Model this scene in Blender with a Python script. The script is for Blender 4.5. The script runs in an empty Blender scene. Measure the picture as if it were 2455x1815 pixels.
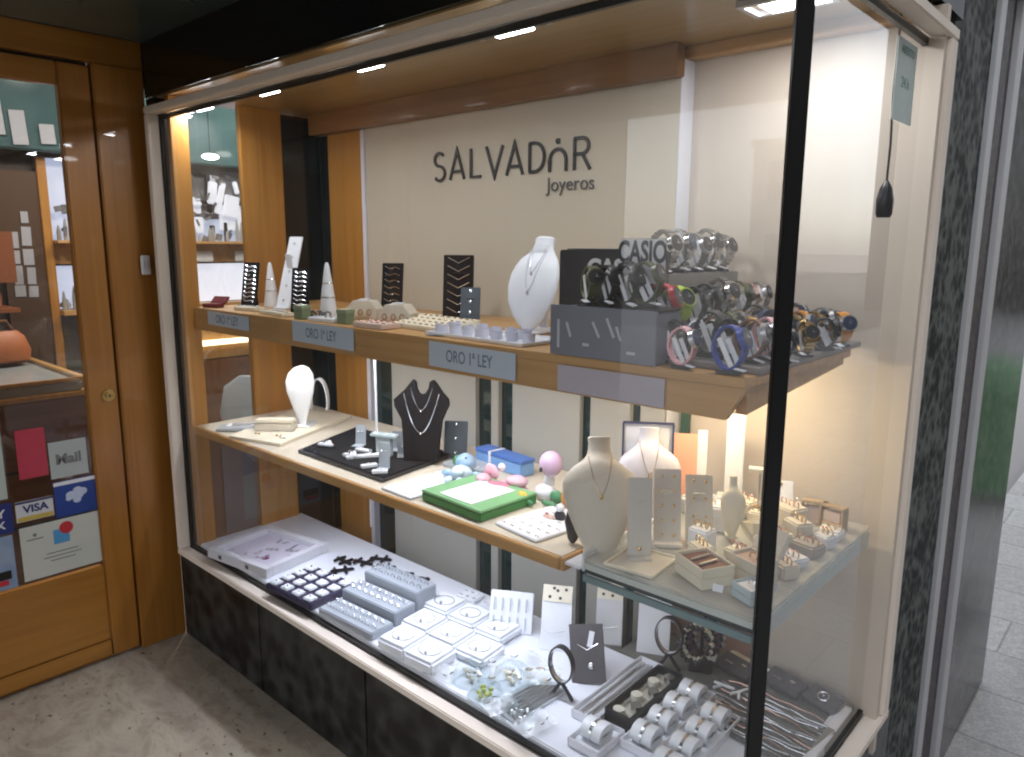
import bpy, bmesh, math, random
from mathutils import Vector, Matrix, Euler
PI = math.pi; R = math.radians
S = bpy.context.scene; COL = S.collection
random.seed(7)

# ------------------------------------------------------------------ camera
# X runs along the shop window towards the street, Y into the display, Z up
cd = bpy.data.cameras.new('camera'); cam = bpy.data.objects.new('camera', cd); COL.objects.link(cam)
r_ = Vector((0.73961267, 0.67301123, 0.00538341)); u_ = Vector((-0.12314416, 0.12745819, 0.98416966)); f_ = Vector((-0.66167108, 0.72856729, -0.17714709))
m = Matrix((r_, u_, -f_)).transposed().to_4x4(); m.translation = (0.4783, -1.1750, 1.55)
cam.matrix_world = m
cd.sensor_width = 36; cd.lens = 26.155; cd.clip_start = 0.02; cd.clip_end = 400
S.camera = cam

# ------------------------------------------------------------------ world, sun, exposure
w = bpy.data.worlds.new('World'); S.world = w; w.use_nodes = True
nt = w.node_tree; bg = nt.nodes['Background']; sky = nt.nodes.new('ShaderNodeTexSky')
sky.sky_type = 'NISHITA'; sky.sun_disc = False; sky.sun_elevation = R(38); sky.sun_rotation = R(100)
hs = nt.nodes.new('ShaderNodeHueSaturation'); hs.inputs['Saturation'].default_value = .3
nt.links.new(sky.outputs[0], hs.inputs['Color']); nt.links.new(hs.outputs[0], bg.inputs[0]); bg.inputs[1].default_value = 0.15
sd = bpy.data.lights.new('sun', 'SUN'); so = bpy.data.objects.new('sun', sd); COL.objects.link(so)
sd.energy = 1.5; sd.angle = R(38); sd.color = (1, .95, .88); so.rotation_euler = (0, R(52), R(-10))
S.view_settings.view_transform = 'Standard'; S.view_settings.look = 'None'
S.view_settings.exposure = 1.6; S.view_settings.gamma = 1
try: S.cycles.filter_width = 2.1; S.cycles.max_bounces = 8; S.cycles.transparent_max_bounces = 16; S.cycles.sample_clamp_indirect = 4; S.cycles.caustics_reflective = False; S.cycles.caustics_refractive = False
except Exception: pass

# ------------------------------------------------------------------ materials
MATS = {}
def mat(name, col, rough=.5, metal=0, coat=0, emis=None, es=0, trans=0, spec=.5, noise=None, bump=0, scale=20, alpha=1):
    if name in MATS: return MATS[name]
    m = bpy.data.materials.new(name); m.use_nodes = True; MATS[name] = m
    n = m.node_tree.nodes; l = m.node_tree.links; p = n['Principled BSDF']
    p.inputs['Base Color'].default_value = (*col, 1); p.inputs['Roughness'].default_value = rough
    p.inputs['Metallic'].default_value = metal; p.inputs['Coat Weight'].default_value = coat
    p.inputs['Transmission Weight'].default_value = trans; p.inputs['Specular IOR Level'].default_value = spec
    p.inputs['Alpha'].default_value = alpha
    if emis: p.inputs['Emission Color'].default_value = (*emis, 1); p.inputs['Emission Strength'].default_value = es
    if noise or bump:
        tc = n.new('ShaderNodeTexCoord'); nz = n.new('ShaderNodeTexNoise'); nz.inputs['Scale'].default_value = scale; nz.inputs['Detail'].default_value = 6
        l.new(tc.outputs['Object'], nz.inputs['Vector'])
        if noise:
            mx = n.new('ShaderNodeMix'); mx.data_type = 'RGBA'; mx.inputs[6].default_value = (*col, 1); mx.inputs[7].default_value = (*noise, 1)
            l.new(nz.outputs[0], mx.inputs[0]); l.new(mx.outputs[2], p.inputs['Base Color'])
        if bump:
            b = n.new('ShaderNodeBump'); b.inputs['Strength'].default_value = bump; b.inputs['Distance'].default_value = .002
            l.new(nz.outputs[0], b.inputs['Height']); l.new(b.outputs[0], p.inputs['Normal'])
    return m

def wood(name, c1, c2, axis=2, rough=.38, coat=.25):
    m = mat(name, c1, rough, coat=coat); n = m.node_tree.nodes; l = m.node_tree.links; p = n['Principled BSDF']
    tc = n.new('ShaderNodeTexCoord'); mp = n.new('ShaderNodeMapping'); sc = [34, 34, 34]; sc[axis] = 1.6
    mp.inputs['Scale'].default_value = sc; l.new(tc.outputs['Object'], mp.inputs[0])
    nz = n.new('ShaderNodeTexNoise'); nz.inputs['Scale'].default_value = 1; nz.inputs['Detail'].default_value = 8; nz.inputs['Distortion'].default_value = .6
    l.new(mp.outputs[0], nz.inputs['Vector'])
    n2 = n.new('ShaderNodeTexNoise'); n2.inputs['Scale'].default_value = 2.2; l.new(tc.outputs['Object'], n2.inputs['Vector'])
    ad = n.new('ShaderNodeMath'); ad.operation = 'MULTIPLY_ADD'; ad.inputs[1].default_value = .6; l.new(nz.outputs[0], ad.inputs[0])
    ml = n.new('ShaderNodeMath'); ml.operation = 'MULTIPLY'; ml.inputs[1].default_value = .4; l.new(n2.outputs[0], ml.inputs[0]); l.new(ml.outputs[0], ad.inputs[2])
    cr = n.new('ShaderNodeValToRGB'); cr.color_ramp.elements[0].position = .36; cr.color_ramp.elements[1].position = .64
    cr.color_ramp.elements[0].color = (*c1, 1); cr.color_ramp.elements[1].color = (*c2, 1)
    l.new(ad.outputs[0], cr.inputs[0]); l.new(cr.outputs[0], p.inputs['Base Color'])
    b = n.new('ShaderNodeBump'); b.inputs['Strength'].default_value = .15; b.inputs['Distance'].default_value = .001; l.new(nz.outputs[0], b.inputs['Height']); l.new(b.outputs[0], p.inputs['Normal'])
    return m

def pane_glass(name, tint=(1, 1, 1), ior=1.5, haze=.09):
    m = bpy.data.materials.new(name); m.use_nodes = True; MATS[name] = m
    n = m.node_tree.nodes; l = m.node_tree.links; n.clear()
    o = n.new('ShaderNodeOutputMaterial'); t = n.new('ShaderNodeBsdfTransparent'); t.inputs[0].default_value = (*tint, 1)
    g = n.new('ShaderNodeBsdfGlossy'); g.inputs['Roughness'].default_value = .01
    # Schlick reflectance from |N.I|, the same from both sides of the thin pane
    ge = n.new('ShaderNodeNewGeometry'); dt = n.new('ShaderNodeVectorMath'); dt.operation = 'DOT_PRODUCT'; l.new(ge.outputs['Incoming'], dt.inputs[0]); l.new(ge.outputs['Normal'], dt.inputs[1])
    def mth(op, a, b=None):
        k = n.new('ShaderNodeMath'); k.operation = op
        for i, v in enumerate((a, b)):
            if v is None: continue
            if isinstance(v, (int, float)): k.inputs[i].default_value = v
            else: l.new(v, k.inputs[i])
        return k.outputs[0]
    f0 = ((ior - 1) / (ior + 1)) ** 2 * 1.8
    fr = mth('ADD', mth('MULTIPLY', mth('POWER', mth('SUBTRACT', 1, mth('ABSOLUTE', dt.outputs['Value'])), 5), 1 - f0), f0)
    mx = n.new('ShaderNodeMixShader'); l.new(fr, mx.inputs[0]); l.new(t.outputs[0], mx.inputs[1]); l.new(g.outputs[0], mx.inputs[2]); df = n.new('ShaderNodeBsdfDiffuse'); df.inputs[0].default_value = (.7, .7, .68, 1); m2 = n.new('ShaderNodeMixShader')
    tc = n.new('ShaderNodeTexCoord'); mp = n.new('ShaderNodeMapping'); mp.inputs['Scale'].default_value = (3, 3, 1.2); l.new(tc.outputs['Object'], mp.inputs[0]); nz = n.new('ShaderNodeTexNoise'); nz.inputs['Scale'].default_value = 2.5; nz.inputs['Detail'].default_value = 7; l.new(mp.outputs[0], nz.inputs['Vector'])
    veil = mth('MULTIPLY', mth('POWER', nz.outputs[0], 2), haze); l.new(veil, m2.inputs[0]); l.new(mx.outputs[0], m2.inputs[1]); l.new(df.outputs[0], m2.inputs[2]); l.new(m2.outputs[0], o.inputs[0])  # noisy diffuse veil mixed in to imitate hazy reflections on the glass
    return m

W_DOOR = wood('honey_wood', (.31, .12, .017), (.42, .18, .033), 2)
W_DOORH = wood('honey_wood_across', (.30, .12, .016), (.40, .175, .03), 1)
W_POST = wood('display_post_wood', (.34, .15, .028), (.46, .22, .048), 2)
W_SHELF = wood('shelf_wood', (.42, .22, .07), (.56, .33, .13), 0, .42, .1)
W_CEIL = wood('ceiling_wood', (.30, .20, .085), (.38, .26, .12), 0, .3, .3)
W_DARK = wood('brown_beam_wood', (.17, .075, .02), (.25, .12, .035), 0, .45)
W_BROWN = wood('counter_wood', (.12, .045, .015), (.18, .075, .028), 1)
CREAM = mat('cream_panel', (.53, .475, .375), .55, noise=(.58, .525, .42), scale=3)
CREAM2 = mat('pale_side_panel', (.57, .49, .40), .5, noise=(.61, .53, .44), scale=3)
FRAME = mat('painted_cream_frame', (.82, .72, .62), .6, noise=(.78, .68, .58), scale=14)
EDGE = mat('pale_edge', (.72, .72, .78), .3)
GLASS = pane_glass('window_glass'); GLASS2 = pane_glass('smoked_glass', (.9, .93, .92)); CLEAR = pane_glass('clear_acrylic', (.93, .96, .97), 1.45)
BLACK = mat('black_rubber', (.006, .006, .006), .35); DARK = mat('dark_gap', (.012, .016, .017), .12, spec=.6)
DKGREEN = mat('dark_green_mirror', (.008, .028, .03), .08, spec=.8)
WHITE = mat('white_plastic', (.78, .79, .82), .35, bump=.1, scale=60); WHITEC = mat('white_leatherette', (.74, .76, .8), .5, bump=.4, scale=90)
DECK = mat('white_laminate', (.73, .75, .8), .35, coat=.2, noise=(.68, .70, .76), scale=6)
CREAMP = mat('cream_leatherette', (.68, .62, .52), .55, bump=.4, scale=90, noise=(.62, .57, .47)); IVORY = mat('ivory_card', (.78, .72, .58), .55, noise=(.7, .64, .5), scale=12)
VELV = mat('black_velvet', (.008, .008, .01), .85, spec=.2, bump=.5, scale=120); BLKP = mat('black_plastic', (.012, .012, .015), .3, noise=(.02, .02, .024))
GREYP = mat('grey_plastic', (.2, .21, .24), .4, noise=(.26, .27, .3), scale=8); BLUGR = mat('blue_grey_leatherette', (.42, .46, .5), .5, bump=.4, scale=80, noise=(.36, .4, .44))
NAVY = mat('navy_grey_plastic', (.04, .06, .075), .4, noise=(.06, .08, .1)); CHAR = mat('charcoal_card', (.06, .055, .06), .6, noise=(.09, .08, .085), scale=30)
SILVER = mat('silver', (.75, .75, .77), .2, 1); ALU = mat('anodised_strip', (.55, .54, .54), .5, .3); STEEL = mat('brushed_steel', (.5, .5, .52), .32, 1); GOLD = mat('gold', (.75, .5, .2), .22, 1); ROSE = mat('rose_gold', (.75, .45, .36), .25, 1)
BRASS = mat('brass', (.6, .42, .16), .3, 1); INK = mat('printed_ink', (.02, .02, .03), .6); PAPER = mat('white_paper', (.75, .76, .78), .7, noise=(.68, .69, .74), scale=9)
CARDB = mat('pale_blue_card', (.54, .62, .69), .6, noise=(.5, .58, .66), scale=12); LILAC = mat('lilac_reflection_tint', (.42, .38, .43), .5, noise=(.5, .46, .5), scale=14)
SIGN = mat('black_lettering', (.01, .01, .012), .4)

def granite(name, a, b, rough, sc):
    m = mat(name, a, rough, spec=.3); n = m.node_tree.nodes; l = m.node_tree.links; p = n['Principled BSDF']
    tc = n.new('ShaderNodeTexCoord'); nz = n.new('ShaderNodeTexNoise'); nz.inputs['Scale'].default_value = sc; nz.inputs['Detail'].default_value = 8; nz.inputs['Distortion'].default_value = 1.2
    vo = n.new('ShaderNodeTexVoronoi'); vo.inputs['Scale'].default_value = sc * 3
    l.new(tc.outputs['Object'], nz.inputs['Vector']); l.new(tc.outputs['Object'], vo.inputs['Vector'])
    mu = n.new('ShaderNodeMath'); mu.operation = 'MULTIPLY'; l.new(nz.outputs[0], mu.inputs[0])
    a2 = n.new('ShaderNodeMath'); a2.operation = 'ADD'; a2.inputs[1].default_value = .55; l.new(vo.outputs[0], a2.inputs[0]); l.new(a2.outputs[0], mu.inputs[1])
    cr = n.new('ShaderNodeValToRGB'); cr.color_ramp.elements[0].position = .38; cr.color_ramp.elements[1].position = .72
    cr.color_ramp.elements[0].color = (*a, 1); cr.color_ramp.elements[1].color = (*b, 1); l.new(mu.outputs[0], cr.inputs[0]); l.new(cr.outputs[0], p.inputs['Base Color'])
    return m
GRAN = granite('dark_green_granite', (.008, .010, .010), (.13, .135, .125), .5, 11)
GRAN.node_tree.nodes['Principled BSDF'].inputs['Specular IOR Level'].default_value = .06
GRANP = granite('polished_granite', (.02, .02, .022), (.12, .115, .11), .2, 14)
GRANB = granite('black_granite', (.008, .008, .009), (.045, .047, .043), .3, 5)
GRANR = granite('brown_granite', (.03, .024, .024), (.09, .07, .07), .5, 20)

def floor_mat():
    m = mat('floor_marble', (.3, .26, .21), .3, coat=.15); n = m.node_tree.nodes; l = m.node_tree.links; p = n['Principled BSDF']
    tc = n.new('ShaderNodeTexCoord'); mp = n.new('ShaderNodeMapping'); mp.inputs['Rotation'].default_value = (0, 0, R(25)); mp.inputs['Scale'].default_value = (3.4, 5.5, 1); l.new(tc.outputs['Object'], mp.inputs[0])
    n1 = n.new('ShaderNodeTexNoise'); n1.inputs['Scale'].default_value = 1.7; n1.inputs['Detail'].default_value = 12; n1.inputs['Roughness'].default_value = .68; n1.inputs['Distortion'].default_value = .5; l.new(mp.outputs[0], n1.inputs['Vector'])
    cr = n.new('ShaderNodeValToRGB'); e = cr.color_ramp.elements; e[0].position = .3; e[1].position = .75; e[0].color = (.25, .205, .15, 1); e[1].color = (.46, .41, .33, 1)
    x = e.new(.48); x.color = (.40, .35, .28, 1); x = e.new(.58); x.color = (.31, .26, .20, 1); l.new(n1.outputs[0], cr.inputs[0])
    n2 = n.new('ShaderNodeTexNoise'); n2.inputs['Scale'].default_value = 9; n2.inputs['Detail'].default_value = 3; l.new(mp.outputs[0], n2.inputs['Vector'])
    c2 = n.new('ShaderNodeValToRGB'); c2.color_ramp.elements[0].position = .30; c2.color_ramp.elements[1].position = .36; c2.color_ramp.elements[0].color = (1, 1, 1, 1); c2.color_ramp.elements[1].color = (0, 0, 0, 1); l.new(n2.outputs[0], c2.inputs[0])
    n3 = n.new('ShaderNodeTexNoise'); n3.inputs['Scale'].default_value = 1.5; l.new(tc.outputs['Object'], n3.inputs['Vector'])
    c3 = n.new('ShaderNodeValToRGB'); c3.color_ramp.elements[0].position = .45; c3.color_ramp.elements[1].position = .55; l.new(n3.outputs[0], c3.inputs[0])
    mu = n.new('ShaderNodeMath'); mu.operation = 'MULTIPLY'; l.new(c2.outputs[0], mu.inputs[0]); l.new(c3.outputs[0], mu.inputs[1])
    mx = n.new('ShaderNodeMix'); mx.data_type = 'RGBA'; l.new(mu.outputs[0], mx.inputs[0]); l.new(cr.outputs[0], mx.inputs[6]); mx.inputs[7].default_value = (.045, .035, .028, 1); l.new(mx.outputs[2], p.inputs['Base Color'])
    return m
FLOOR = floor_mat()

# ------------------------------------------------------------------ helpers
def thing(name, label, cat, loc=(0, 0, 0), rz=0, group=None):
    o = bpy.data.objects.new(name, None); COL.objects.link(o); o.empty_display_size = .02
    o.location = loc; o.rotation_euler = (0, 0, rz); o['label'] = label; o['category'] = cat
    if group: o['group'] = group
    return o
def tag(o, label, cat, group=None):
    o['label'] = label; o['category'] = cat
    if group: o['group'] = group
    return o
class G:
    def __init__(s): s.b = bmesh.new(); s.mi = 0; s.mats = []
    def _m(s, M, vs):
        for v in vs: v.co = M @ v.co
    def box(s, x, y, z, sx, sy, sz, r=(0, 0, 0), bev=0):
        g = bmesh.ops.create_cube(s.b, size=1); vs = g['verts']
        for v in vs: v.co = Vector((v.co.x * sx, v.co.y * sy, v.co.z * sz))
        M = Matrix.Translation((x, y, z)) @ Euler(r).to_matrix().to_4x4()
        if bev:
            es = list({e for v in vs for e in v.link_edges})
            rr = bmesh.ops.bevel(s.b, geom=es, offset=bev, segments=2, affect='EDGES', clamp_overlap=True)
            vs = list({v for f in rr['faces'] for v in f.verts} | {v for v in vs if v.is_valid})
            # include every vertex of this island
            seen = set(vs); st = list(vs)
            while st:
                v = st.pop()
                for e in v.link_edges:
                    o = e.other_vert(v)
                    if o not in seen: seen.add(o); st.append(o)
            vs = list(seen)
        s._m(M, vs); return s
    def bb(s, x0, x1, y0, y1, z0, z1, bev=0):
        return s.box((x0 + x1) / 2, (y0 + y1) / 2, (z0 + z1) / 2, abs(x1 - x0), abs(y1 - y0), abs(z1 - z0), bev=bev)
    def cyl(s, x, y, z, r1, r2, h, rot=(0, 0, 0), n=24):
        g = bmesh.ops.create_cone(s.b, cap_ends=True, segments=n, radius1=r1, radius2=r2, depth=h)
        s._m(Matrix.Translation((x, y, z)) @ Euler(rot).to_matrix().to_4x4(), g['verts']); return s
    def sph(s, x, y, z, rx, ry=None, rz=None, rot=(0, 0, 0), n=16):
        ry = ry or rx; rz = rz or rx
        g = bmesh.ops.create_uvsphere(s.b, u_segments=n, v_segments=max(6, n // 2 + 2), radius=1)
        s._m(Matrix.Translation((x, y, z)) @ Euler(rot).to_matrix().to_4x4() @ Matrix.Diagonal((rx, ry, rz, 1)), g['verts']); return s
    def loft(s, rings, n=24, M=None):
        # rings: (cx, cy, z, rx, ry)
        prev = None
        for cx, cy, z, rx, ry in rings:
            vs = [s.b.verts.new((cx + rx * math.cos(2 * PI * k / n), cy + ry * math.sin(2 * PI * k / n), z)) for k in range(n)]
            if M is not None: s._m(M, vs)
            if prev is None: s.b.faces.new(vs[::-1])
            else:
                for k in range(n): s.b.faces.new((prev[k], prev[(k + 1) % n], vs[(k + 1) % n], vs[k]))
            prev = vs
        s.b.faces.new(prev); return s
    def tube(s, pts, r, n=8, closed=False, flat=1.0):
        pts = [Vector(p) for p in pts]; N = len(pts); rings = []
        for i, p in enumerate(pts):
            a = pts[(i - 1) % N] if (closed or i > 0) else p; b = pts[(i + 1) % N] if (closed or i < N - 1) else p
            t = (b - a).normalized(); up = Vector((0, 0, 1)) if abs(t.z) < .95 else Vector((0, 1, 0))
            e1 = t.cross(up).normalized(); e2 = e1.cross(t).normalized()
            rr = r[i] if isinstance(r, (list, tuple)) else r
            rings.append([s.b.verts.new(p + e1 * rr * math.cos(2 * PI * k / n) + e2 * rr * flat * math.sin(2 * PI * k / n)) for k in range(n)])
        for i in range(N if closed else N - 1):
            A = rings[i]; B = rings[(i + 1) % N]
            for k in range(n): s.b.faces.new((A[k], A[(k + 1) % n], B[(k + 1) % n], B[k]))
        if not closed: s.b.faces.new(rings[0][::-1]); s.b.faces.new(rings[-1])
        return s
    def band(s, prof, w, th, off=0, ax='y', closed=True):
        # a strap: prof = (x,z) points, swept w wide along y, th thick towards the inside
        N = len(prof); c = Vector((sum(p[0] for p in prof) / N, 0, sum(p[1] for p in prof) / N)); R4 = []
        for i, (x, z) in enumerate(prof):
            p = Vector((x, 0, z)); a = prof[(i - 1) % N] if (closed or i) else prof[i]; b = prof[(i + 1) % N] if (closed or i < N - 1) else prof[i]
            t = Vector((b[0] - a[0], 0, b[1] - a[1])).normalized(); nrm = Vector((-t.z, 0, t.x))
            if nrm.dot(c - p) < 0: nrm = -nrm
            ww = w[i] if isinstance(w, (list, tuple)) else w; q = p + nrm * th
            R4.append([s.b.verts.new((p.x, off - ww / 2, p.z)), s.b.verts.new((p.x, off + ww / 2, p.z)), s.b.verts.new((q.x, off + ww / 2, q.z)), s.b.verts.new((q.x, off - ww / 2, q.z))])
        for i in range(N if closed else N - 1):
            A = R4[i]; B = R4[(i + 1) % N]
            for k in range(4): s.b.faces.new((A[k], A[(k + 1) % 4], B[(k + 1) % 4], B[k]))
        if not closed: s.b.faces.new(R4[0][::-1]); s.b.faces.new(R4[-1])
        return s
    def prism(s, poly, z0, z1, M=None):
        a = [s.b.verts.new((x, y, z0)) for x, y in poly]; b = [s.b.verts.new((x, y, z1)) for x, y in poly]; n = len(poly)
        if M is not None: s._m(M, a + b)
        s.b.faces.new(a[::-1]); s.b.faces.new(b)
        for k in range(n): s.b.faces.new((a[k], a[(k + 1) % n], b[(k + 1) % n], b[k]))
        return s
    def out(s, name, material, parent=None, smooth=None):
        bmesh.ops.recalc_face_normals(s.b, faces=s.b.faces)
        me = bpy.data.meshes.new(name); s.b.to_mesh(me); s.b.free()
        me.materials.append(material); o = bpy.data.objects.new(name, me); COL.objects.link(o)
        if parent: o.parent = parent
        me.shade_smooth(); 
        try: me.set_sharp_from_angle(angle=R(35))
        except Exception: pass
        return o
def copy_tree(o, parent=None):
    c = o.copy(); COL.objects.link(c)
    if parent: c.parent = parent
    for ch in list(o.children): copy_tree(ch, c)
    return c
def struct(name, g, material, label=None):
    o = g.out(name, material); o['kind'] = 'structure'
    if label: o['label'] = label
    return o
def text(name, s, size, material, parent, M, ext=.0004, bold=0, align='CENTER', sx=1):
    cu = bpy.data.curves.new(name, 'FONT'); cu.body = s; cu.size = size; cu.extrude = ext; cu.offset = bold; cu.align_x = align; cu.align_y = 'CENTER'; cu.resolution_u = 4
    o = bpy.data.objects.new(name, cu); COL.objects.link(o); dg = bpy.context.evaluated_depsgraph_get()
    me = bpy.data.meshes.new_from_object(o.evaluated_get(dg)); bpy.data.objects.remove(o); bpy.data.curves.remove(cu)
    me.transform(M @ Matrix.Diagonal((sx, 1, 1, 1))); me.materials.clear(); me.materials.append(material)
    o = bpy.data.objects.new(name, me); COL.objects.link(o); o.parent = parent; return o
def facing(loc, rz=0, rx=PI / 2):   # text standing up, read from -Y when rz = 0, from +X when rz = 90 deg
    return Matrix.Translation(loc) @ Matrix.Rotation(rz, 4, 'Z') @ Matrix.Rotation(rx, 4, 'X')

# ================================================================== SETTING
struct('alcove_floor', G().bb(-2.6, .9, -2.6, .02, -.35, 0).bb(.02, .62, .0201, .6, -.35, -.17), FLOOR)
PAV = granite('pavement_stone', (.42, .40, .38), (.56, .54, .51), .6, 30)
_n = PAV.node_tree.nodes; _l = PAV.node_tree.links; _p = _n['Principled BSDF']; _tc = _n.new('ShaderNodeTexCoord'); _b = _n.new('ShaderNodeTexBrick'); _b.inputs['Scale'].default_value = 1; _b.inputs['Brick Width'].default_value = .6; _b.inputs['Row Height'].default_value = .4; _b.inputs['Mortar Size'].default_value = .006
_b.inputs['Mortar'].default_value = (.62, .6, .57, 1); _b.inputs['Color2'].default_value = (.85, .84, .82, 1); _b.inputs['Color1'].default_value = (1, 1, 1, 1); _mx = _n.new('ShaderNodeMix'); _mx.data_type = 'RGBA'; _mx.blend_type = 'MULTIPLY'; _mx.inputs[0].default_value = 1
_s = _p.inputs['Base Color'].links[0].from_socket; _l.new(_tc.outputs['Object'], _b.inputs['Vector']); _l.new(_s, _mx.inputs[6]); _l.new(_b.outputs[0], _mx.inputs[7]); _l.new(_mx.outputs[2], _p.inputs['Base Color'])
struct('pavement', G().bb(.9, 5.0, -14, 24, -.4, -.352).bb(-.4, .9, .9, 24, -.4, -.352).bb(-12, .9, -14, -2.6, -.4, -.352), PAV)
struct('ground', G().bb(-200, 200, -200, 200, -.75, -.6), mat('far_ground', (.3, .28, .26), .8))
struct('road', G().bb(5.0, 60, -40, 60, -.55, -.45), mat('asphalt', (.06, .06, .062), .8, noise=(.09, .09, .09), scale=60))
struct('kerb', G().bb(4.8501, 4.9999, -14, 24, -.5, -.345), mat('kerb_stone', (.34, .33, .31), .7))
SOFF = mat('dark_polished_soffit', (.03, .05, .044), .14, spec=.4, noise=(.11, .15, .135), scale=2.5)
g = G()
for i in range(4):
    for j in range(4): g.bb(-2.395 + i * .62, -2.395 + i * .62 + .612, -2.46 + j * .62, -2.46 + j * .62 + .612, 2.24, 2.27)
struct('alcove_ceiling', g, SOFF)
struct('ceiling_slab', G().bb(-2.6, .05, -2.6, 1.6, 2.28, 2.6), GRANB)
struct('shop_floor', G().bb(-8, -2.42, -3, 4.5, -.05, .0), mat('shop_floor_tile', (.25, .2, .15), .3))
struct('shop_ceiling', G().bb(-8, -2.42, -3, 4.5, 2.62, 2.7), mat('shop_ceiling_paint', (.5, .56, .56), .5))
t = struct('shop_room_wall', G().bb(-8.1, -8, -3, 4.5, 0, 2.7).bb(-8, -2.4, -3.1, -3, 0, 2.7).bb(-8, -2.4, 4.5, 4.6, 0, 2.7).bb(-2.44, -2.40, -3, -1.9, 0, 2.7).bb(-2.44, -2.40, .62, 4.5, 0, 2.7).bb(-2.44, -2.36, -1.9, 0, 2.24, 2.7).bb(-2.44, -2.40, 0, .62, 2.1, 2.7), mat('shop_wall_paint', (.3, .26, .22), .7))

# granite masonry of the shop front
t = thing('window_plinth', 'dark granite plinth below the cream frame of the jewellery window', 'plinth', (-1.1, .02, 0))
g = G()
for a, b in ((-1.26, -.662), (-.658, -.06), (-.056, .52), (.524, 1.096)): g.bb(a, b, -.02, .03, 0, .345, .002)
g.out('stone_facing', GRANB, t); G().bb(1.1, 1.12, -.02, .82, -.35, .345, .002).out('side_facing', GRANB, t)
t = thing('window_lintel', 'black stone band above the cream frame of the jewellery window', 'lintel', (-1.1, .02, 2.05))
G().bb(-1.26, 1.1, -.02, .03, .005, .19).out('front_band', mat('black_polished_lintel', (.006, .008, .008), .12, spec=.6), t); G().bb(1.1, 1.12, -.02, .82, .005, .19).out('side_band', GRANB, t)
t = thing('stone_reveal', 'narrow stone strip, blackened as a shadowed recess, between wooden door jamb and window frame', 'wall strip', (-2.32, .02, 0))
G().bb(-.038, .03, -.018, .03, .346, 2.05).out('strip', BLACK, t)  # black colour stands for the shadow between jamb and frame
t = thing('granite_pillar', 'polished dark granite facade pillar with two vertical metal strips', 'pillar', (0, .86, 0))
G().bb(-.2, 0, 0, .404, -.4, 4.2).out('left_slab', GRAN, t)
G().bb(-.2, -.004, .476, .689, -.4, 4.2).out('middle_slab', GRANR, t)
G().bb(-.2, 0, .776, 1.62, -.4, 4.2).out('right_slab', GRANP, t)
for y, ww in ((.405, .07), (.69, .085)): G().bb(-.05, .012, y, y + ww, -.4, 4.2, .002).out('metal_strip', ALU, t)

# ------------------------------------------------------------------ window frame and glass
t = thing('shop_window', 'large cream framed corner window of the jewellery display', 'window', (0, 0, 0))
G().bb(-2.285, .04, -.04, .0, 1.988, 2.012, .003).out('top_rail', FRAME, t)
G().bb(-2.285, .04, -.04, .0, .372, .396, .003).out('bottom_rail', FRAME, t)
G().bb(-2.285, -2.257, -.04, .0, .397, 1.987, .003).out('left_stile', FRAME, t)
G().bb(.0, .04, .003, .74, 1.988, 2.012, .003).out('side_top_rail', FRAME, t)
G().bb(.0, .04, .003, .74, .372, .396, .003).out('side_bottom_rail', FRAME, t)
G().bb(.0, .04, .69, .735, .397, 1.987, .003).out('right_stile', FRAME, t)
G().bb(-2.257, 0, .001, .012, 1.972, 1.9875).bb(-2.257, 0, .001, .012, .3965, .409).bb(-2.257, -2.243, .001, .012, .409, 1.972).out('black_seal', BLACK, t)
G().bb(-.012, -.001, .012, .69, 1.972, 1.9875).bb(-.012, -.001, .012, .69, .3965, .409).bb(-.012, -.001, .678, .69, .409, 1.972).out('side_seal', BLACK, t)
g = G(); g.b.faces.new([g.b.verts.new(p) for p in ((-2.243, .006, .409), (-.004, .006, .409), (-.004, .006, 1.972), (-2.243, .006, 1.972))]); g.out('front_pane', GLASS, t)
g = G(); g.b.faces.new([g.b.verts.new(p) for p in ((-.006, .008, .409), (-.006, .678, .409), (-.006, .678, 1.972), (-.006, .008, 1.972))]); g.out('side_pane', GLASS, t)
G().box(-.003, .003, 1.191, .028, .013, 1.59, (0, 0, R(45)), .002).out('corner_bar', BLACK, t)
st = G().bb(-.0035, -.0045, .47, .6, 1.80, 1.955).out('notice_sticker', mat('pale_notice', (.55, .6, .56), .6, noise=(.4, .5, .48), scale=40), t)
st['label'] = 'pale green notice stuck at the top of the side pane'
text('notice_print', 'ABIERTO', .022, mat('green_ink', (.1, .25, .2), .6), t, facing((-.0028, .535, 1.935), R(90)), .0001)
text('notice_print', '24 h', .03, mat('green_ink', (.1, .25, .2), .6), t, facing((-.0028, .535, 1.875), R(90)), .0001)

# ------------------------------------------------------------------ display cabinet
t = thing('display_cabinet', 'lit wooden display cabinet behind the corner window with cream back panels', 'display cabinet', (0, 0, 0))
G().bb(-2.235, -.02, .014, .46, .37, .42, .003).out('deck', DECK, t)
G().bb(-.045, -.014, .014, .62, .423, .432, .002).out('deck_edge', WHITE, t)
G().bb(-.6, -.02, .461, .66, .37, .42, .003).out('deck_corner', mat('grey_deck_cloth', (.12, .12, .11), .8, noise=(.15, .15, .135), scale=20), t)
G().bb(-2.3, -.02, .014, .72, 2.05, 2.07).out('ceiling_board', W_CEIL, t)
G().bb(-2.2, -.545, .56, .60, 1.972, 2.05, .002).out('back_beam', W_DARK, t)
G().bb(-.56, .0, .62, .664, 2.022, 2.05, .002).out('side_beam', W_SHELF, t)
G().bb(-1.885, -.556, .60, .63, 1.28, 1.98, .001).out('back_panel', CREAM, t)
G().bb(-1.908, -1.886, .594, .63, .3, 1.971, .001).out('panel_edge', EDGE, t)
G().bb(-.555, -.552, .6, .664, .3, 2.02).out('panel_edge', EDGE, t)
G().bb(-.60, .03, .665, .69, .3, 2.05).out('side_panel', CREAM2, t)
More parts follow.
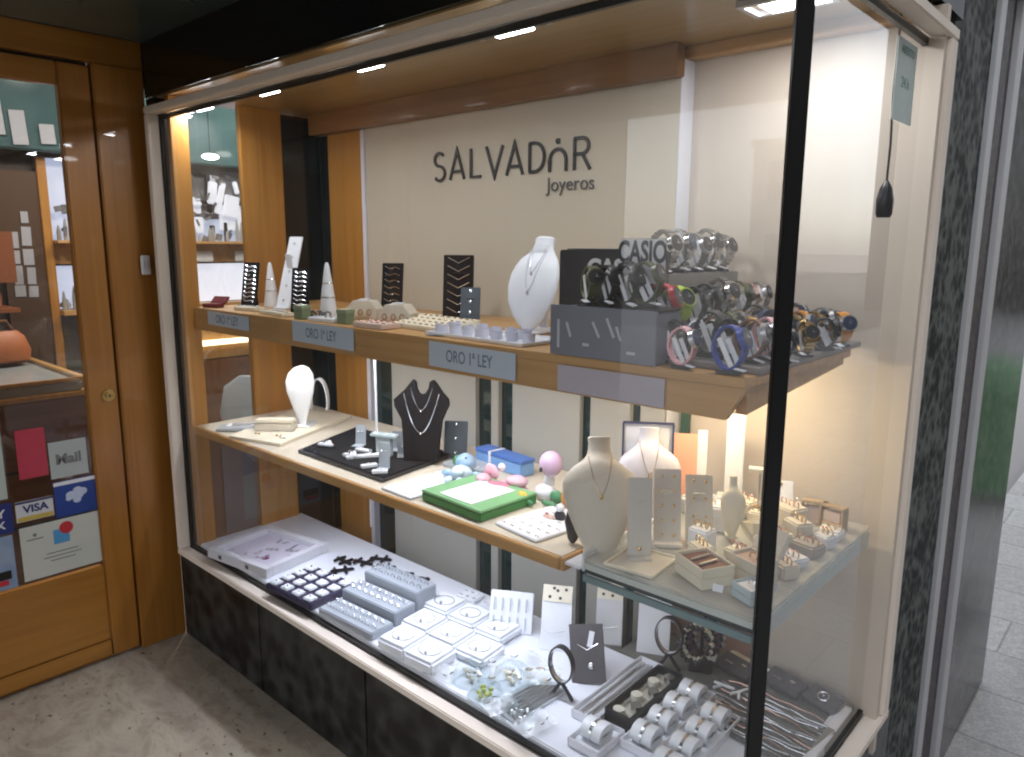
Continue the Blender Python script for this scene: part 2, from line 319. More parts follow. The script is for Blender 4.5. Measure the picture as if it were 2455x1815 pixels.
# lower back: sliding cream panels with dark gaps between
g = G()
for a, b in ((-1.76, -1.303), (-1.229, -1.195), (-1.132, -.854), (-.815, -.675), (-.64, -.56)): g.bb(a, b, .60, .62, .12, 1.30, .001)
g.out('lower_panel', mat('grey_cream_panel', (.40, .39, .35), .55, noise=(.44, .43, .38), scale=3), t)
G().bb(-1.885, -.56, .621, .63, .1, 1.279).out('dark_backing', DKGREEN, t)
G().bb(-.60, -.27, .650, .664, .421, .60, .001).out('low_brown_board', mat('rosy_brown_board', (.26, .15, .11), .45, noise=(.32, .2, .16), scale=7), t)
G().bb(-.54, -.515, .651, .664, .42, 1.30).out('green_strip', mat('green_tape', (.02, .07, .035), .4), t)
# end wall towards the shop: posts, panes and a pane coloured dark for the unlit shop beyond
G().bb(-2.23, -2.2, .013, .075, .3, 2.05, .002).out('front_post', W_POST, t)
G().bb(-2.23, -2.2, .27, .44, .3, 2.05, .002).out('middle_post', W_POST, t)
G().bb(-2.13, -1.909, .60, .63, .1, 1.971, .002).out('corner_post', W_POST, t)
G().bb(-2.2, -2.13, .612, .62, .1, 1.971).bb(-2.228, -2.213, .44, .62, .3, 2.04).out('dark_pane', DARK, t)
g = G(); g.b.faces.new([g.b.verts.new(p) for p in ((-2.214, .076, .85), (-2.214, .269, .85), (-2.214, .269, 2.04), (-2.214, .076, 2.04))]); g.out('end_pane', GLASS2, t)
G().bb(-2.224, -2.208, .076, .269, .421, .855).out('low_board', mat('low_board_brown', (.16, .085, .045), .35, noise=(.22, .14, .09), scale=5), t)
G().bb(-2.207, -2.203, .12, .25, .43, .78).out('grey_backing', mat('grey_board', (.16, .14, .13), .35), t)
t.location = (0, 0, 0)

def bulb(name, col, s, base=.9): return mat(name, (base, base, base), .4, emis=col, es=s)
COOL = bulb('cool_lens', (.95, .97, 1), 16); WARM = bulb('warm_lens', (1, .86, .6), 9)
LAMPS = .36   # all lamps together, against the daylight outside
def lamp(name, loc, energy, col, size, rot=(0, 0, 0), parent=None, shape='DISK', sy=None, spread=180):
    d = bpy.data.lights.new(name, 'AREA'); d.energy = energy; d.color = col; d.shape = shape; d.size = size; d.spread = R(spread)
    if sy: d.size_y = sy
    o = bpy.data.objects.new(name, d); COL.objects.link(o); o.location = loc; o.rotation_euler = rot; d.energy *= LAMPS
    if parent: o.parent = parent
    return o
spots = [(-2.14, .10, 'nearest the door end'), (-1.71, .10, 'second from the door end'), (-1.20, .10, 'third from the door end'), (-.69, .105, 'fourth from the door end')]
for x, y, d in spots:
    t = thing('ceiling_spotlight', 'small lit strip spotlight in the wooden display ceiling, ' + d, 'spotlight', (x, y, 2.022), 0, 'spotlights in the display ceiling')
    G().box(0, 0, .008, .13, .045, .038, bev=.002).out('housing', STEEL, t); G().box(0, 0, -.014, .105, .034, .006, bev=.002).out('lens', COOL, t)
    [G().box(q, .0, -.01, .02, .03, .01, bev=.003).out('clip', STEEL, t) for q in (-.1, .1)]
    lamp('spot_glow', (0, 0, -.02), 1.5, (.93, .96, 1), .06, (R(-8), 0, 0), t)
t = thing('ceiling_lightbox', 'bright rectangular framed light above the street end of the display', 'ceiling light', (-.21, .42, 2.05))
G().bb(-.09, .09, -.05, -.036, -.012, 0).bb(-.09, .09, .036, .05, -.012, 0).bb(-.09, -.078, -.036, .036, -.012, 0).bb(.078, .09, -.036, .036, -.012, 0).out('frame', STEEL, t)
G().bb(-.05, .078, -.03, .03, -.009, -.001).out('lens', COOL, t)
lamp('box_glow', (0, 0, -.02), 1.7, (.95, .96, 1), .12, (0, 0, 0), t)

# SHELVES
def shelf_board(t, x0, x1, y0, y1, z1, th, material): return G().bb(x0, x1, y0, y1, z1 - th, z1, .002).out('board', material, t)
t = thing('upper_shelf', 'thick wooden shelf carrying the watches and ring displays', 'shelf', (-2.2, .05, 1.32))
shelf_board(t, 0, 2.12, 0, .54, 0, .018, W_SHELF)
g = G(); M = Matrix.Rotation(PI / 2, 4, 'X'); g.prism([(0, -.08), (2.083, -.08), (2.118, -.0185), (0, -.0185)], -.02, -.002, M); g.out('fascia', W_SHELF, t)
g = G(); g.prism([(0, 0), (.5, 0), (.5, -.018), (0, -.055)], 0, .02, Matrix.Translation((2.085, .04, -.0185)) @ Matrix.Rotation(PI / 2, 4, 'Z') @ Matrix.Rotation(PI / 2, 4, 'X')); g.out('side_fascia', W_SHELF, t)
u = thing('under_shelf_lamp', 'warm lamp under the street end of the upper shelf lighting the cream wall', 'lamp', (-.31, .42, 1.298))
G().box(0, 0, -.008, .2, .03, .014, bev=.003).out('housing', STEEL, u); G().box(0, 0, -.017, .18, .02, .004).out('lens', WARM, u)
lamp('warm_glow', (0, 0, -.021), 2.2, (1, .83, .55), .18, (R(25), 0, 0), u, 'RECTANGLE', .03)
u = thing('shelf_light_bar', 'cold light bar under the upper shelf at the door end', 'lamp', (-1.25, .16, 1.298))
G().box(0, 0, -.006, 1.5, .016, .01, bev=.002).out('housing', STEEL, u); G().box(0, 0, -.013, 1.46, .01, .003).out('lens', COOL, u)
lamp('bar_glow', (0, 0, -.017), 3.7, (.9, .93, 1), 1.46, (R(6), 0, 0), u, 'RECTANGLE', .03, 140)
t = thing('middle_shelf', 'thin wooden shelf below the price cards with busts and toys on it', 'shelf', (-2.2, .03, .881))
shelf_board(t, 0, 1.735, 0, .5, 0, .012, mat('shelf_top_pale', (.62, .56, .46), .4, noise=(.56, .5, .4), scale=6))
G().bb(0, 1.735, -.012, -.0005, -.028, .001, .002).out('front_edge', W_SHELF, t)
G().bb(1.7355, 1.748, -.01, .5, -.028, .001, .002).out('end_edge', W_SHELF, t)
u = thing('shelf_light_bar', 'violet white light bar under the middle shelf at the door end', 'lamp', (-1.17, .14, .869))
G().box(0, 0, -.006, 1.36, .02, .01, bev=.002).out('housing', STEEL, u); G().box(0, 0, -.013, 1.32, .012, .003).out('lens', bulb('violet_lens', (.8, .78, 1), 5), u)
lamp('bar_glow', (0, 0, -.017), 4.3, (.81, .87, 1), 1.32, (0, 0, 0), u, 'RECTANGLE', .03, 130)
t = thing('glass_shelf', 'thick frosted glass corner shelf holding cream jewellery stands', 'shelf', (-.40, .02, .90))
FROST = mat('frosted_edge_glass', (.5, .55, .52), .3, noise=(.56, .6, .56), scale=8)
SG = mat('shelf_glass', (.66, .66, .6), .12, noise=(.7, .7, .63)); _n = SG.node_tree.nodes; _l = SG.node_tree.links; _t = _n.new('ShaderNodeBsdfTransparent'); _m = _n.new('ShaderNodeMixShader'); _m.inputs[0].default_value = .55
_l.new(_n['Principled BSDF'].outputs[0], _m.inputs[1]); _l.new(_t.outputs[0], _m.inputs[2]); _l.new(_m.outputs[0], _n['Material Output'].inputs[0])
G().bb(0, .385, 0, .61, -.008, 0, .002).out('glass_top', SG, t)
G().bb(.377, .385, 0, .61, -.05, -.009, .002).out('side_rim', FROST, t)
G().bb(0, .376, .0, .006, -.022, -.009).out('front_rim', FROST, t)
G().bb(0, .376, .0065, .03, -.034, -.024).out('lower_plate', DKGREEN, t)
G().bb(.0, .376, -.003, .005, -.05, -.035, .001).out('lower_rim', mat('teal_edge', (.16, .24, .25), .2), t)
G().bb(-.006, .0, .0, .3, -.03, .012, .002).out('left_lip', WHITE, t)
t = thing('acrylic_ledge', 'pale translucent ledge joining the middle shelf and the glass shelf', 'ledge', (-.46, .02, .872))
G().bb(.01, .05, 0, .4, 0, .006).out('plate', WHITE, t)
t = thing('hanging_rod', 'thin white vertical rod between upper and middle shelf', 'rod', (-1.362, .221, .881))
G().cyl(0, 0, .18, .004, .004, .36, n=12).out('rod', WHITE, t); G().cyl(0, 0, .003, .012, .01, .005).out('foot', WHITE, t)
t = thing('hanging_rod', 'short dark rod hanging near the black stand at the back of the deck', 'rod', (-1.85, .55, .43))
G().cyl(0, 0, .21, .004, .004, .42, n=12).out('rod', WHITE, t)

# WALL LETTERING
t = thing('wall_lettering', 'black sans lettering of the shop name on the cream back panel', 'sign', (-1.16, .598, 1.81))
def stroke(g, pts, wd=.0095, th=.004):
    # flat ribbon in the XZ plane
    pts = [Vector((p[0], 0, p[1])) for p in pts]; N = len(pts); L = []; Rr = []
    for i, p in enumerate(pts):
        a = pts[max(0, i - 1)]; b = pts[min(N - 1, i + 1)]; t_ = (b - a).normalized(); n_ = Vector((-t_.z, 0, t_.x)) * wd / 2
        k = 1.0
        if 0 < i < N - 1:
            d1 = (p - a).normalized(); d2 = (b - p).normalized(); c = max(.35, math.sqrt(max(.0, (1 + d1.dot(d2)) / 2))); k = 1 / c
        L.append(p + n_ * k); Rr.append(p - n_ * k)
    fr = [g.b.verts.new(v + Vector((0, -th, 0))) for v in L + Rr[::-1]]; bk = [g.b.verts.new(v) for v in L + Rr[::-1]]; n = len(fr)
    for i in range(N - 1): g.b.faces.new((fr[i], fr[i + 1], fr[n - 2 - i], fr[n - 1 - i]))
    for i in range(n): g.b.faces.new((fr[i], fr[(i + 1) % n], bk[(i + 1) % n], bk[i]))
def arc(cx, cz, rx, rz, a0, a1, n=14): return [(cx + rx * math.cos(R(a0 + (a1 - a0) * k / n)), cz + rz * math.sin(R(a0 + (a1 - a0) * k / n))) for k in range(n + 1)]
H = .094; lw = .688 / 8
def LX(i): return -.344 + i * lw + .006
def lett(name, strokes):
    g = G()
    for s_ in strokes: stroke(g, s_)
    return g.out(name, SIGN, t)
z0 = -H / 2; hw = .029
def at_(i, pts): return [(LX(i) + hw + x, z0 + z) for x, z in pts]
lett('letter', [at_(0, arc(0, .069, .024, .0215, 35, 270, 12) + arc(.0, .0235, .026, .0235, 90, -145, 12)[1:])])
lett('letter', [at_(1, [(-.034, 0), (0, H), (.034, 0)]), at_(1, [(-.022, .026), (.022, .026)])])
lett('letter', [at_(2, [(-.020, H), (-.020, .004), (.026, .004)])])
lett('letter', [at_(3, [(-.036, H), (0, 0), (.036, H)])])
lett('letter', [at_(4, [(-.034, 0), (0, H), (.034, 0)]), at_(4, [(-.022, .026), (.022, .026)])])
lett('letter', [at_(5, [(-.024, .0045), (-.024, H - .0045)]), at_(5, [(-.026, H - .005), (-.004, H - .005)] + arc(-.004, H / 2, .038, H / 2 - .005, 88, -88) + [(-.026, .005)])])
lett('letter', [at_(6, [(-.031, 0), (-.031, .03)] + arc(0, .03, .031, .034, 180, 0) + [(.031, 0)])])
g = G(); stroke(g, at_(6, arc(0, .087, .0042, .0042, 0, 350, 12)), .0082); g.out('letter_dot', SIGN, t)
lett('letter', [at_(7, [(-.024, 0), (-.024, H - .0045)]), at_(7, [(-.026, H - .005), (.004, H - .005)] + arc(.004, .067, .022, .022, 88, -88, 10) + [(-.026, .045)]), at_(7, [(.004, .045), (.032, 0)])])
text('caption', 'Joyeros', .058, mat('grey_lettering', (.09, .09, .09), .5), t, facing((.255, -.002, -.085)), .001)

# ================================================================== DOOR
t = thing('door_frame', 'honey wood door jamb and header beside the window', 'door frame', (-2.36, 0, 0))
G().bb(-.06, .0, -.168, 0.0, 0, 2.148, .004).out('jamb', W_DOOR, t)
G().bb(-.06, .0, -1.9, 0.0, 2.149, 2.24, .003).out('header', W_DOORH, t)
G().bb(-.06, .0, -1.9, -1.2, 0, 2.148, .003).out('side_panel', W_DOOR, t)
G().bb(-.058, -.046, -.19, -.169, 0.0, 2.1485).bb(-.058, -.046, -1.19, -.1905, 2.12, 2.1485).out('rebate', BLACK, t)
t = thing('doorbell_plate', 'small white bell plate on the wooden door jamb', 'bell plate', (-2.348, -.05, 1.47))
G().bb(0, .01, -.016, .016, -.035, .035, .003).out('plate', WHITE, t); G().bb(.01, .014, -.008, .008, -.012, .012, .002).out('button', PAPER, t)
t = thing('shop_door', 'honey wood shop door with a large glass pane covered in stickers at the bottom', 'door', (-2.36, -.175, 0))
G().bb(-.045, -.008, -.099, 0, .012, 2.135, .004).out('lock_stile', W_DOOR, t)
G().bb(-.045, -.008, -1.02, -.92, .012, 2.135, .004).out('hinge_stile', W_DOOR, t)
G().bb(-.045, -.009, -.919, -.1, .012, .375, .004).out('bottom_rail', W_DOORH, t)
G().bb(-.045, -.009, -.919, -.1, 2.06, 2.135, .004).out('top_rail', W_DOORH, t)
G().bb(-.009, -.003, -.919, -.1, .02, .085, .003).out('kick_moulding', W_DOORH, t)
g = G(); g.b.faces.new([g.b.verts.new(p) for p in ((-.026, -.92, .375), (-.026, -.1, .375), (-.026, -.1, 2.06), (-.026, -.92, 2.06))]); g.out('glass_pane', GLASS, t)
l_ = G().cyl(-.004, -.034, 1.008, .023, .021, .01, (0, PI / 2, 0)).cyl(.006, -.034, 1.008, .013, .012, .012, (0, PI / 2, 0)).out('lock', BRASS, t)
G().box(.013, -.034, 1.008, .003, .004, .012).box(.012, -.026, 1.008, .003, .004, .004).box(.012, -.042, 1.008, .003, .004, .004).out('keyhole', BLACK, l_)
def sticker(y0, y1, z0, z1, m, label, tilt=0):
    o = G().box(-.021, (y0 + y1) / 2 + .175, (z0 + z1) / 2, .002, y1 - y0, z1 - z0, (tilt, 0, 0)).out('sticker', m, t); o['label'] = label; return o
sticker(-.505, -.418, .755, .925, mat('red_sticker', (.42, .03, .06), .5, noise=(.5, .05, .08), scale=20), 'plain red square sticker', 0)
s_ = sticker(-.411, -.292, .735, .865, mat('grey_sticker', (.42, .45, .44), .5), 'pale grey sticker with grey print'); 
text('print', 'Mail', .05, mat('grey_ink', (.18, .18, .18), .6), s_, facing((-.0195, -.352 + .175, .80), R(90)), .0002, .002)
s_ = sticker(-.408, -.272, .592, .722, mat('night_blue_sticker', (.01, .02, .12), .4, noise=(.03, .08, .35), scale=9), 'dark blue sticker with a pale cloud shape')
g = G(); 
for a, b, q in ((0, 0, .022), (.018, .01, .017), (-.018, .004, .017), (.004, .018, .015), (.0, -.018, .013), (-.026, -.008, .01)): g.sph(-.0195, -.338 + .175 + a, .662 + b, .0008, q, q * .8, n=14)
g.out('cloud', mat('cloud_white', (.5, .55, .7), .6), s_); G().bb(-.0198, -.019, -.408 + .175, -.272 + .175, .707, .720).out('white_band', PAPER, s_)
s_ = sticker(-.527, -.414, .607, .678, mat('card_sticker', (.6, .6, .62), .5), 'white payment card sticker with a yellow lower band')
text('print', 'VISA', .036, mat('navy_ink', (.01, .02, .12), .5), s_, facing((-.0195, -.468 + .175, .648), R(90)), .0002, .0012, sx=1.05)
G().bb(-.0198, -.019, -.524 + .175, -.417 + .175, .609, .624).out('yellow_band', mat('yellow_band', (.55, .4, .08), .5), s_); G().bb(-.0198, -.019, -.527 + .175, -.414 + .175, .671, .678).out('dark_band', mat('navy_band', (.02, .02, .1), .5), s_)
s_ = sticker(-.524, -.275, .392, .585, mat('cream_notice', (.52, .53, .48), .5, noise=(.56, .57, .52), scale=12), 'large cream notice with a blue square and a red disc')
G().bb(-.0198, -.019, -.424 + .175, -.374 + .175, .50, .552).out('blue_square', mat('sky_blue_ink', (.08, .3, .55), .5), s_); G().cyl(-.0185, -.382 + .175, .553, .022, .022, .001, (0, PI / 2, 0)).out('red_disc', mat('red_ink', (.5, .03, .04), .5), s_)
g = G()
for k, (a, wd) in enumerate(((0, .10), (1, .12), (2, .08))): g.bb(-.0198, -.0192, -.40 + .175 - wd / 2, -.40 + .175 + wd / 2, .47 - a * .014, .473 - a * .014)
g.bb(-.0198, -.0192, -.505 + .175, -.455 + .175, .535, .539).cyl(-.0195, -.48 + .175, .552, .006, .006, .0006, (0, PI / 2, 0)); g.out('print', mat('grey_ink', (.18, .18, .18), .6), s_)
s_ = sticker(-.66, -.537, .58, .685, mat('violet_blue_sticker', (.02, .03, .16), .4), 'dark blue sticker with white letters at the left edge')
text('print', 'CITY', .038, PAPER, s_, facing((-.0195, -.60 + .175, .65), R(90)), .0002, .001); text('print', 'BOX', .036, PAPER, s_, facing((-.0195, -.60 + .175, .61), R(90)), .0002, .001)
s_ = sticker(-.66, -.545, .385, .572, mat('photo_sticker', (.10, .2, .42), .4, noise=(.4, .45, .5), scale=14), 'blue and white picture sticker at the lower left corner')
G().bb(-.0198, -.019, -.64 + .175, -.56 + .175, .42, .45).out('dark_patch', BLACK, s_); G().bb(-.0198, -.019, -.64 + .175, -.57 + .175, .40, .418).out('red_patch', mat('red_ink', (.5, .03, .04), .5), s_)
sticker(-.66, -.545, .70, .93, mat('pale_green_sticker', (.45, .5, .45), .5), 'pale green paper at the left edge of the pane')

# ================================================================== SHOP ROOM BEHIND THE DOOR
t = thing('wall_unit', 'lit wooden wall unit seen through the glass door and the end pane', 'wall unit', (-4.2, 0, 0))
TEAL = mat('teal_glass', (.02, .06, .065), .12, noise=(.10, .16, .165), scale=4)
NOTE = mat('greyed_note', (.36, .37, .4), .7)
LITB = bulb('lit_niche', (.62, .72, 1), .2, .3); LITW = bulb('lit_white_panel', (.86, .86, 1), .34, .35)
G().bb(-.4, -.02, -2.9, 3.2, 0, 2.6).out('carcass', mat('unit_shade', (.06, .045, .035), .6), t)
G().bb(-.02, .10, -2.9, 3.2, 2.02, 2.6, .01).out('teal_canopy', TEAL, t)
for y in (.155, .86, 1.44, -.95, -1.6, 2.3): G().bb(-.02, .03, y, y + .045, 0, 2.0, .003).out('upright', W_POST, t)
G().bb(-.02, .02, -.04, .153, .2, 1.92).out('brown_panel', mat('brown_board', (.07, .035, .015), .5), t)
g = G()
for y, z, a, b in ((-.005, 1.56, .042, .085), (.055, 1.58, .045, .1), (.055, 1.68, .035, .06), (-.005, 1.47, .04, .07), (.055, 1.47, .05, .085), (-.0, 1.375, .04, .10), (.06, 1.37, .04, .09), (.0, 1.29, .05, .06), (.062, 1.285, .045, .06)): g.box(.023, y + .02, z, .003, a, b, (R(random.uniform(-2, 2)), 0, 0))
g.out('pinned_note', NOTE, t)
for y0, y1 in ((.201, .50), (.905, 1.438)):
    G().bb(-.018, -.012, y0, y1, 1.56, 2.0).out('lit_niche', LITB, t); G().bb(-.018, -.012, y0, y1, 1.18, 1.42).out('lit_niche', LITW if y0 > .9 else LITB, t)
    G().bb(-.018, .10, y0, y1, 1.545, 1.56).out('niche_shelf', W_SHELF, t); G().bb(-.018, .09, y0, y1, 1.15, 1.175).out('niche_shelf', W_SHELF, t)
    G().bb(-.018, .0, y0, y1, 1.43, 1.544).out('wood_band', W_SHELF, t); G().bb(-.018, .01, y0, y1, .2, .8).out('drawer_front', W_BROWN, t)
G().bb(.0, .06, .92, 1.43, .90, .93, .006).out('brass_rail', bulb('brass_glow', (1, .8, .5), .9), t); G().bb(-.018, .01, .905, 1.438, .81, 1.14).out('wood_band', W_SHELF, t)
G().bb(.02, .035, .96, 1.1, 1.43, 1.5, .006).out('blue_bowl', WHITE, t); G().bb(.02, .035, 1.25, 1.42, 1.43, 1.5, .006).out('blue_bowl', WHITE, t)
g = G()
random.seed(5)
for y0, y1, zz in ((.22, .48, 1.56), (.22, .48, 1.175), (.93, 1.42, 1.56)):
    for k in range(9 if y0 < .5 else 16):
        y = random.uniform(y0, y1); hh = random.uniform(.03, .14); g = G(); g.loft([(0.04, y, zz + .001, .012, .012), (.04, y, zz + hh * .5, random.uniform(.006, .02), .012), (.04, y, zz + hh, .004, .004)], 8); g.out('figurine', mat('figurine_grey', (.2, .22, .26), .4, noise=(.4, .36, .3), scale=8), t)
g = G()
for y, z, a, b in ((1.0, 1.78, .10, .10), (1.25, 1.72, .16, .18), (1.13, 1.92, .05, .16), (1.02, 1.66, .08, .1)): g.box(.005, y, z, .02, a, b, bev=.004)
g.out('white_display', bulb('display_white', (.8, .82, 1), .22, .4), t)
g = G()
for y, z, a, b in ((1.10, 1.85, .03, .24), (1.17, 1.80, .30, .02), (1.36, 1.88, .06, .26), (.95, 1.9, .05, .2), (1.2, 1.62, .02, .12), (1.11, 1.61, .03, .1), (1.07, 1.99, .2, .04)): g.box(.02, y, z, .02, a, b, bev=.004)
g.out('dark_silhouette', BLACK, t)
G().bb(-.011, -.006, .906, 1.437, 1.70, 2.0).out('dark_backing', mat('niche_dark', (.07, .075, .085), .5, noise=(.2, .19, .2), scale=9), t)
g = G(); random.seed(44)
for k in range(46):
    y = random.uniform(.93, 1.42) if k < 30 else random.uniform(.21, .49); z = random.uniform(1.57, 1.98) if k < 30 else random.choice((random.uniform(1.57, 1.75), random.uniform(1.18, 1.3))); g.box(random.uniform(.005, .05), y, z, .012, random.uniform(.01, .05), random.uniform(.008, .06), (random.uniform(-.6, .6), 0, 0), .002)
o = g.out('trinket', mat('trinket_mix', (.03, .03, .035), .3, noise=(.3, .29, .3), scale=16), t); o['kind'] = 'stuff'
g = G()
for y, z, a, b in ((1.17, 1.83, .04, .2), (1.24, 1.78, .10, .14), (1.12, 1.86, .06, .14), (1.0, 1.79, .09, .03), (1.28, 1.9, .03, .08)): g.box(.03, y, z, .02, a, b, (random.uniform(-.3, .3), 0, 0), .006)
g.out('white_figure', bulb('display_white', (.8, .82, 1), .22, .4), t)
for y, z in ((-.03, 2.17), (.07, 2.13), (.20, 2.11)): G().box(.108, y, z, .004, .07, .17 if y < .15 else .10, (R(3), 0, 0)).out('hanging_note', NOTE, t)
for k, (x, y, a) in enumerate(((-3.3, .75, 40), (-3.7, 1.15, 30), (-3.2, .35, 40), (-3.6, -.5, 40), (-3.0, 1.05, 20))):
    t = thing('shop_downlight', 'round bright ceiling downlight inside the shop seen through the glass', 'downlight', (x, y, 2.62), 0, 'round downlights inside the shop')
    G().cyl(0, 0, -.008, .06, .055, .016).out('rim', STEEL, t); G().cyl(0, 0, -.019, .045, .045, .006).out('lens', bulb('shop_lens', (1, .95, .88), 14), t)
    lamp('shop_glow', (0, 0, -.03), 9, (1, .93, .84), .1, (0, 0, 0), t)
for k, (y, z) in enumerate(((1.02, 2.05), (1.31, 2.12), (1.31, 1.995))):
    t = thing('oval_reflection', ('lowest', 'highest', 'middle')[k] + ' small oval reflected light drawn in front of the lit wall unit', 'lamp', (-3.9, y - .03, z), 0, 'oval reflected lights by the wall unit')
    G().sph(0, 0, 0, .04, .05, .018).out('glow_oval', bulb('reflection_glow', (1, .95, .9), 3), t); G().cyl(0, 0, (2.62 - z) / 2, .003, .003, 2.62 - z, n=6).out('cord', BLACK, t)  # glowing ovals stand for lights reflected in the glass, cords are added
t = thing('shop_counter', 'brown wooden shop counter with a glass top seen through the door', 'counter', (-3.23, -.01, 0))
G().bb(-2.0, 0, -.75, 0, 0, .86, .006).out('body', W_BROWN, t); G().bb(-2.01, .012, -.76, .012, .861, .885, .004).out('top_rail', W_SHELF, t)
G().bb(-2.0, 0, -.72, -.01, .886, .93, .004).out('showcase', mat('showcase_grey', (.26, .29, .3), .15, noise=(.4, .42, .4), scale=14), t)
G().bb(-2.01, .006, -.02, .012, .931, .948, .003).bb(-.006, .006, -.76, -.0205, .931, .948, .003).out('edge', W_SHELF, t)
G().bb(.001, .006, -.72, -.03, .55, .56).bb(.001, .006, -.72, -.03, .3, .31).out('panel_joint', BLACK, t)
for k, (x, y, z, q, lb) in enumerate(((-3.9, -.19, 1.0, .15, 'large orange leather bag on the shelf behind the counter'), (-3.98, -.22, 1.27, .1, 'small orange leather bag on the upper shelf behind the counter'))):
    t = thing('leather_bag', lb, 'bag', (x, y, z - .04), 0)
    OR = mat('orange_leather', (.34, .10, .03), .5, noise=(.45, .15, .045), scale=6)
    G().loft([(0, 0, 0, .06, q), (0, 0, .05, .07, q * 1.05), (0, 0, .12, .055, q * .9), (0, 0, .15, .03, q * .7)], 20).out('bag_body', OR, t); G().tube([(0, -q * .6, .14), (0, -q * .4, .2), (0, q * .4, .2), (0, q * .6, .14)], .008).out('handle', W_BROWN, t)
t = thing('bag_shelf', 'brown two tier shelf holding the orange bags behind the counter', 'shelf', (-4.0, -.3, 0))
G().bb(-.14, .1, -.5, .24, .94, .96).bb(-.14, .1, -.5, .24, 1.2, 1.22).bb(-.14, .1, -.52, -.5, 0, 1.6).bb(-.14, .1, -.5, .24, 1.35, 1.6).out('boards', mat('reddish_wood', (.25, .08, .03), .45), t)
t = thing('shop_chair', 'grey shop chair with rounded back seen below the shelf through the end pane', 'chair', (-3.5, .80, -.16), R(30))
G().box(0, 0, .46, .42, .42, .06, bev=.02).out('seat', GREYP, t)
g = G(); g.loft([(0, .2, .5, .16, .03), (0, .22, .7, .2, .03), (0, .23, .86, .17, .028), (0, .24, .93, .07, .02)], 20); g.out('backrest', BLUGR, t)
for a in (-1, 1):
    for b in (-1, 1): G().cyl(a * .17, b * .17, .215, .012, .015, .43, n=10).out('leg', STEEL, t)

# ================================================================== STREET
t = thing('steel_bollard_block', 'pale concrete block with a dark hole on the pavement by the facade', 'concrete block', (.36, 2.75, -.35), R(8))
C_ = mat('pale_concrete', (.5, .48, .45), .8, noise=(.42, .41, .38), scale=10); t.name = 'concrete_block'
G().bb(-.10, .16, -.12, .5, .05, .26, .01).out('block', C_, t); G().bb(-.08, .14, -.1, .48, -.004, .05).out('dark_base', BLACK, t); G().cyl(.0, -.121, .15, .018, .018, .006, (PI / 2, 0, 0)).out('hole', BLACK, t)
def far_building(nm, lb, x, y0, y1, h, col, rz=0, loc=None):
    t = thing(nm, lb, 'building', loc or (x, (y0 + y1) / 2, -.35), rz); L = y1 - y0
    G().bb(0, 6, -L / 2, L / 2, -.1, h).out('wall', mat(nm + '_render_' + lb[:5].strip(), col, .8, noise=tuple(c * .85 for c in col), scale=1.5), t)
    n = int(L / 2.4)
    for f in range(int(h / 3)):
        for k in range(n):
            y = -L / 2 + 1.2 + k * 2.4; w_ = G().bb(-.02, .05, y - .5, y + .5, .8 + f * 3, 2.4 + f * 3).out('window', DARK, t); G().bb(-.06, .0, y - .58, y + .58, .72 + f * 3, .795 + f * 3).out('sill', C_, w_)
    G().bb(-.15, 6.1, -L / 2 - .1, L / 2 + .1, h, h + .3).out('roof', C_, t)
far_building('street_building', 'beige rendered building across the street', 12, -16, 6, 18, (.12, .10, .08))
far_building('street_building', 'white rendered building further down across the street', 12.5, 6.2, 26, 16, (.16, .15, .13))
far_building('street_building', 'dark stone building added out of view to close off sky at the street end', 1.2, 24, 40, 20, (.07, .065, .06))  # added to keep bright sky out of the granite reflection
far_building('street_building', 'low cream rendered building added unseen behind the viewer to cover reflected sky', 0, -16, 16, 6, (.7, .67, .6), R(-90), (2, -30, -.35))  # added so the front pane mirrors a pale wall instead of sky
t = thing('recycling_bin', 'tall green street container reflected in the granite', 'bin', (.62, 5.4, -.35), 0); t.scale = (.75, .75, .75)
GB = mat('green_bin_paint', (.05, .26, .05), .4, noise=(.06, .3, .06), scale=4)
G().loft([(0, 0, .12, .42, .5), (0, 0, .2, .46, .54), (0, 0, 1.15, .46, .54)], 28).out('body', GB, t); G().loft([(0, 0, 1.16, .46, .54), (0, 0, 1.35, .4, .46), (0, 0, 1.45, .2, .24)], 28).out('dome', GB, t)
for a in (-1, 1): G().cyl(a * .3, 0, .06, .05, .05, .12, n=12).out('foot', BLACK, t)
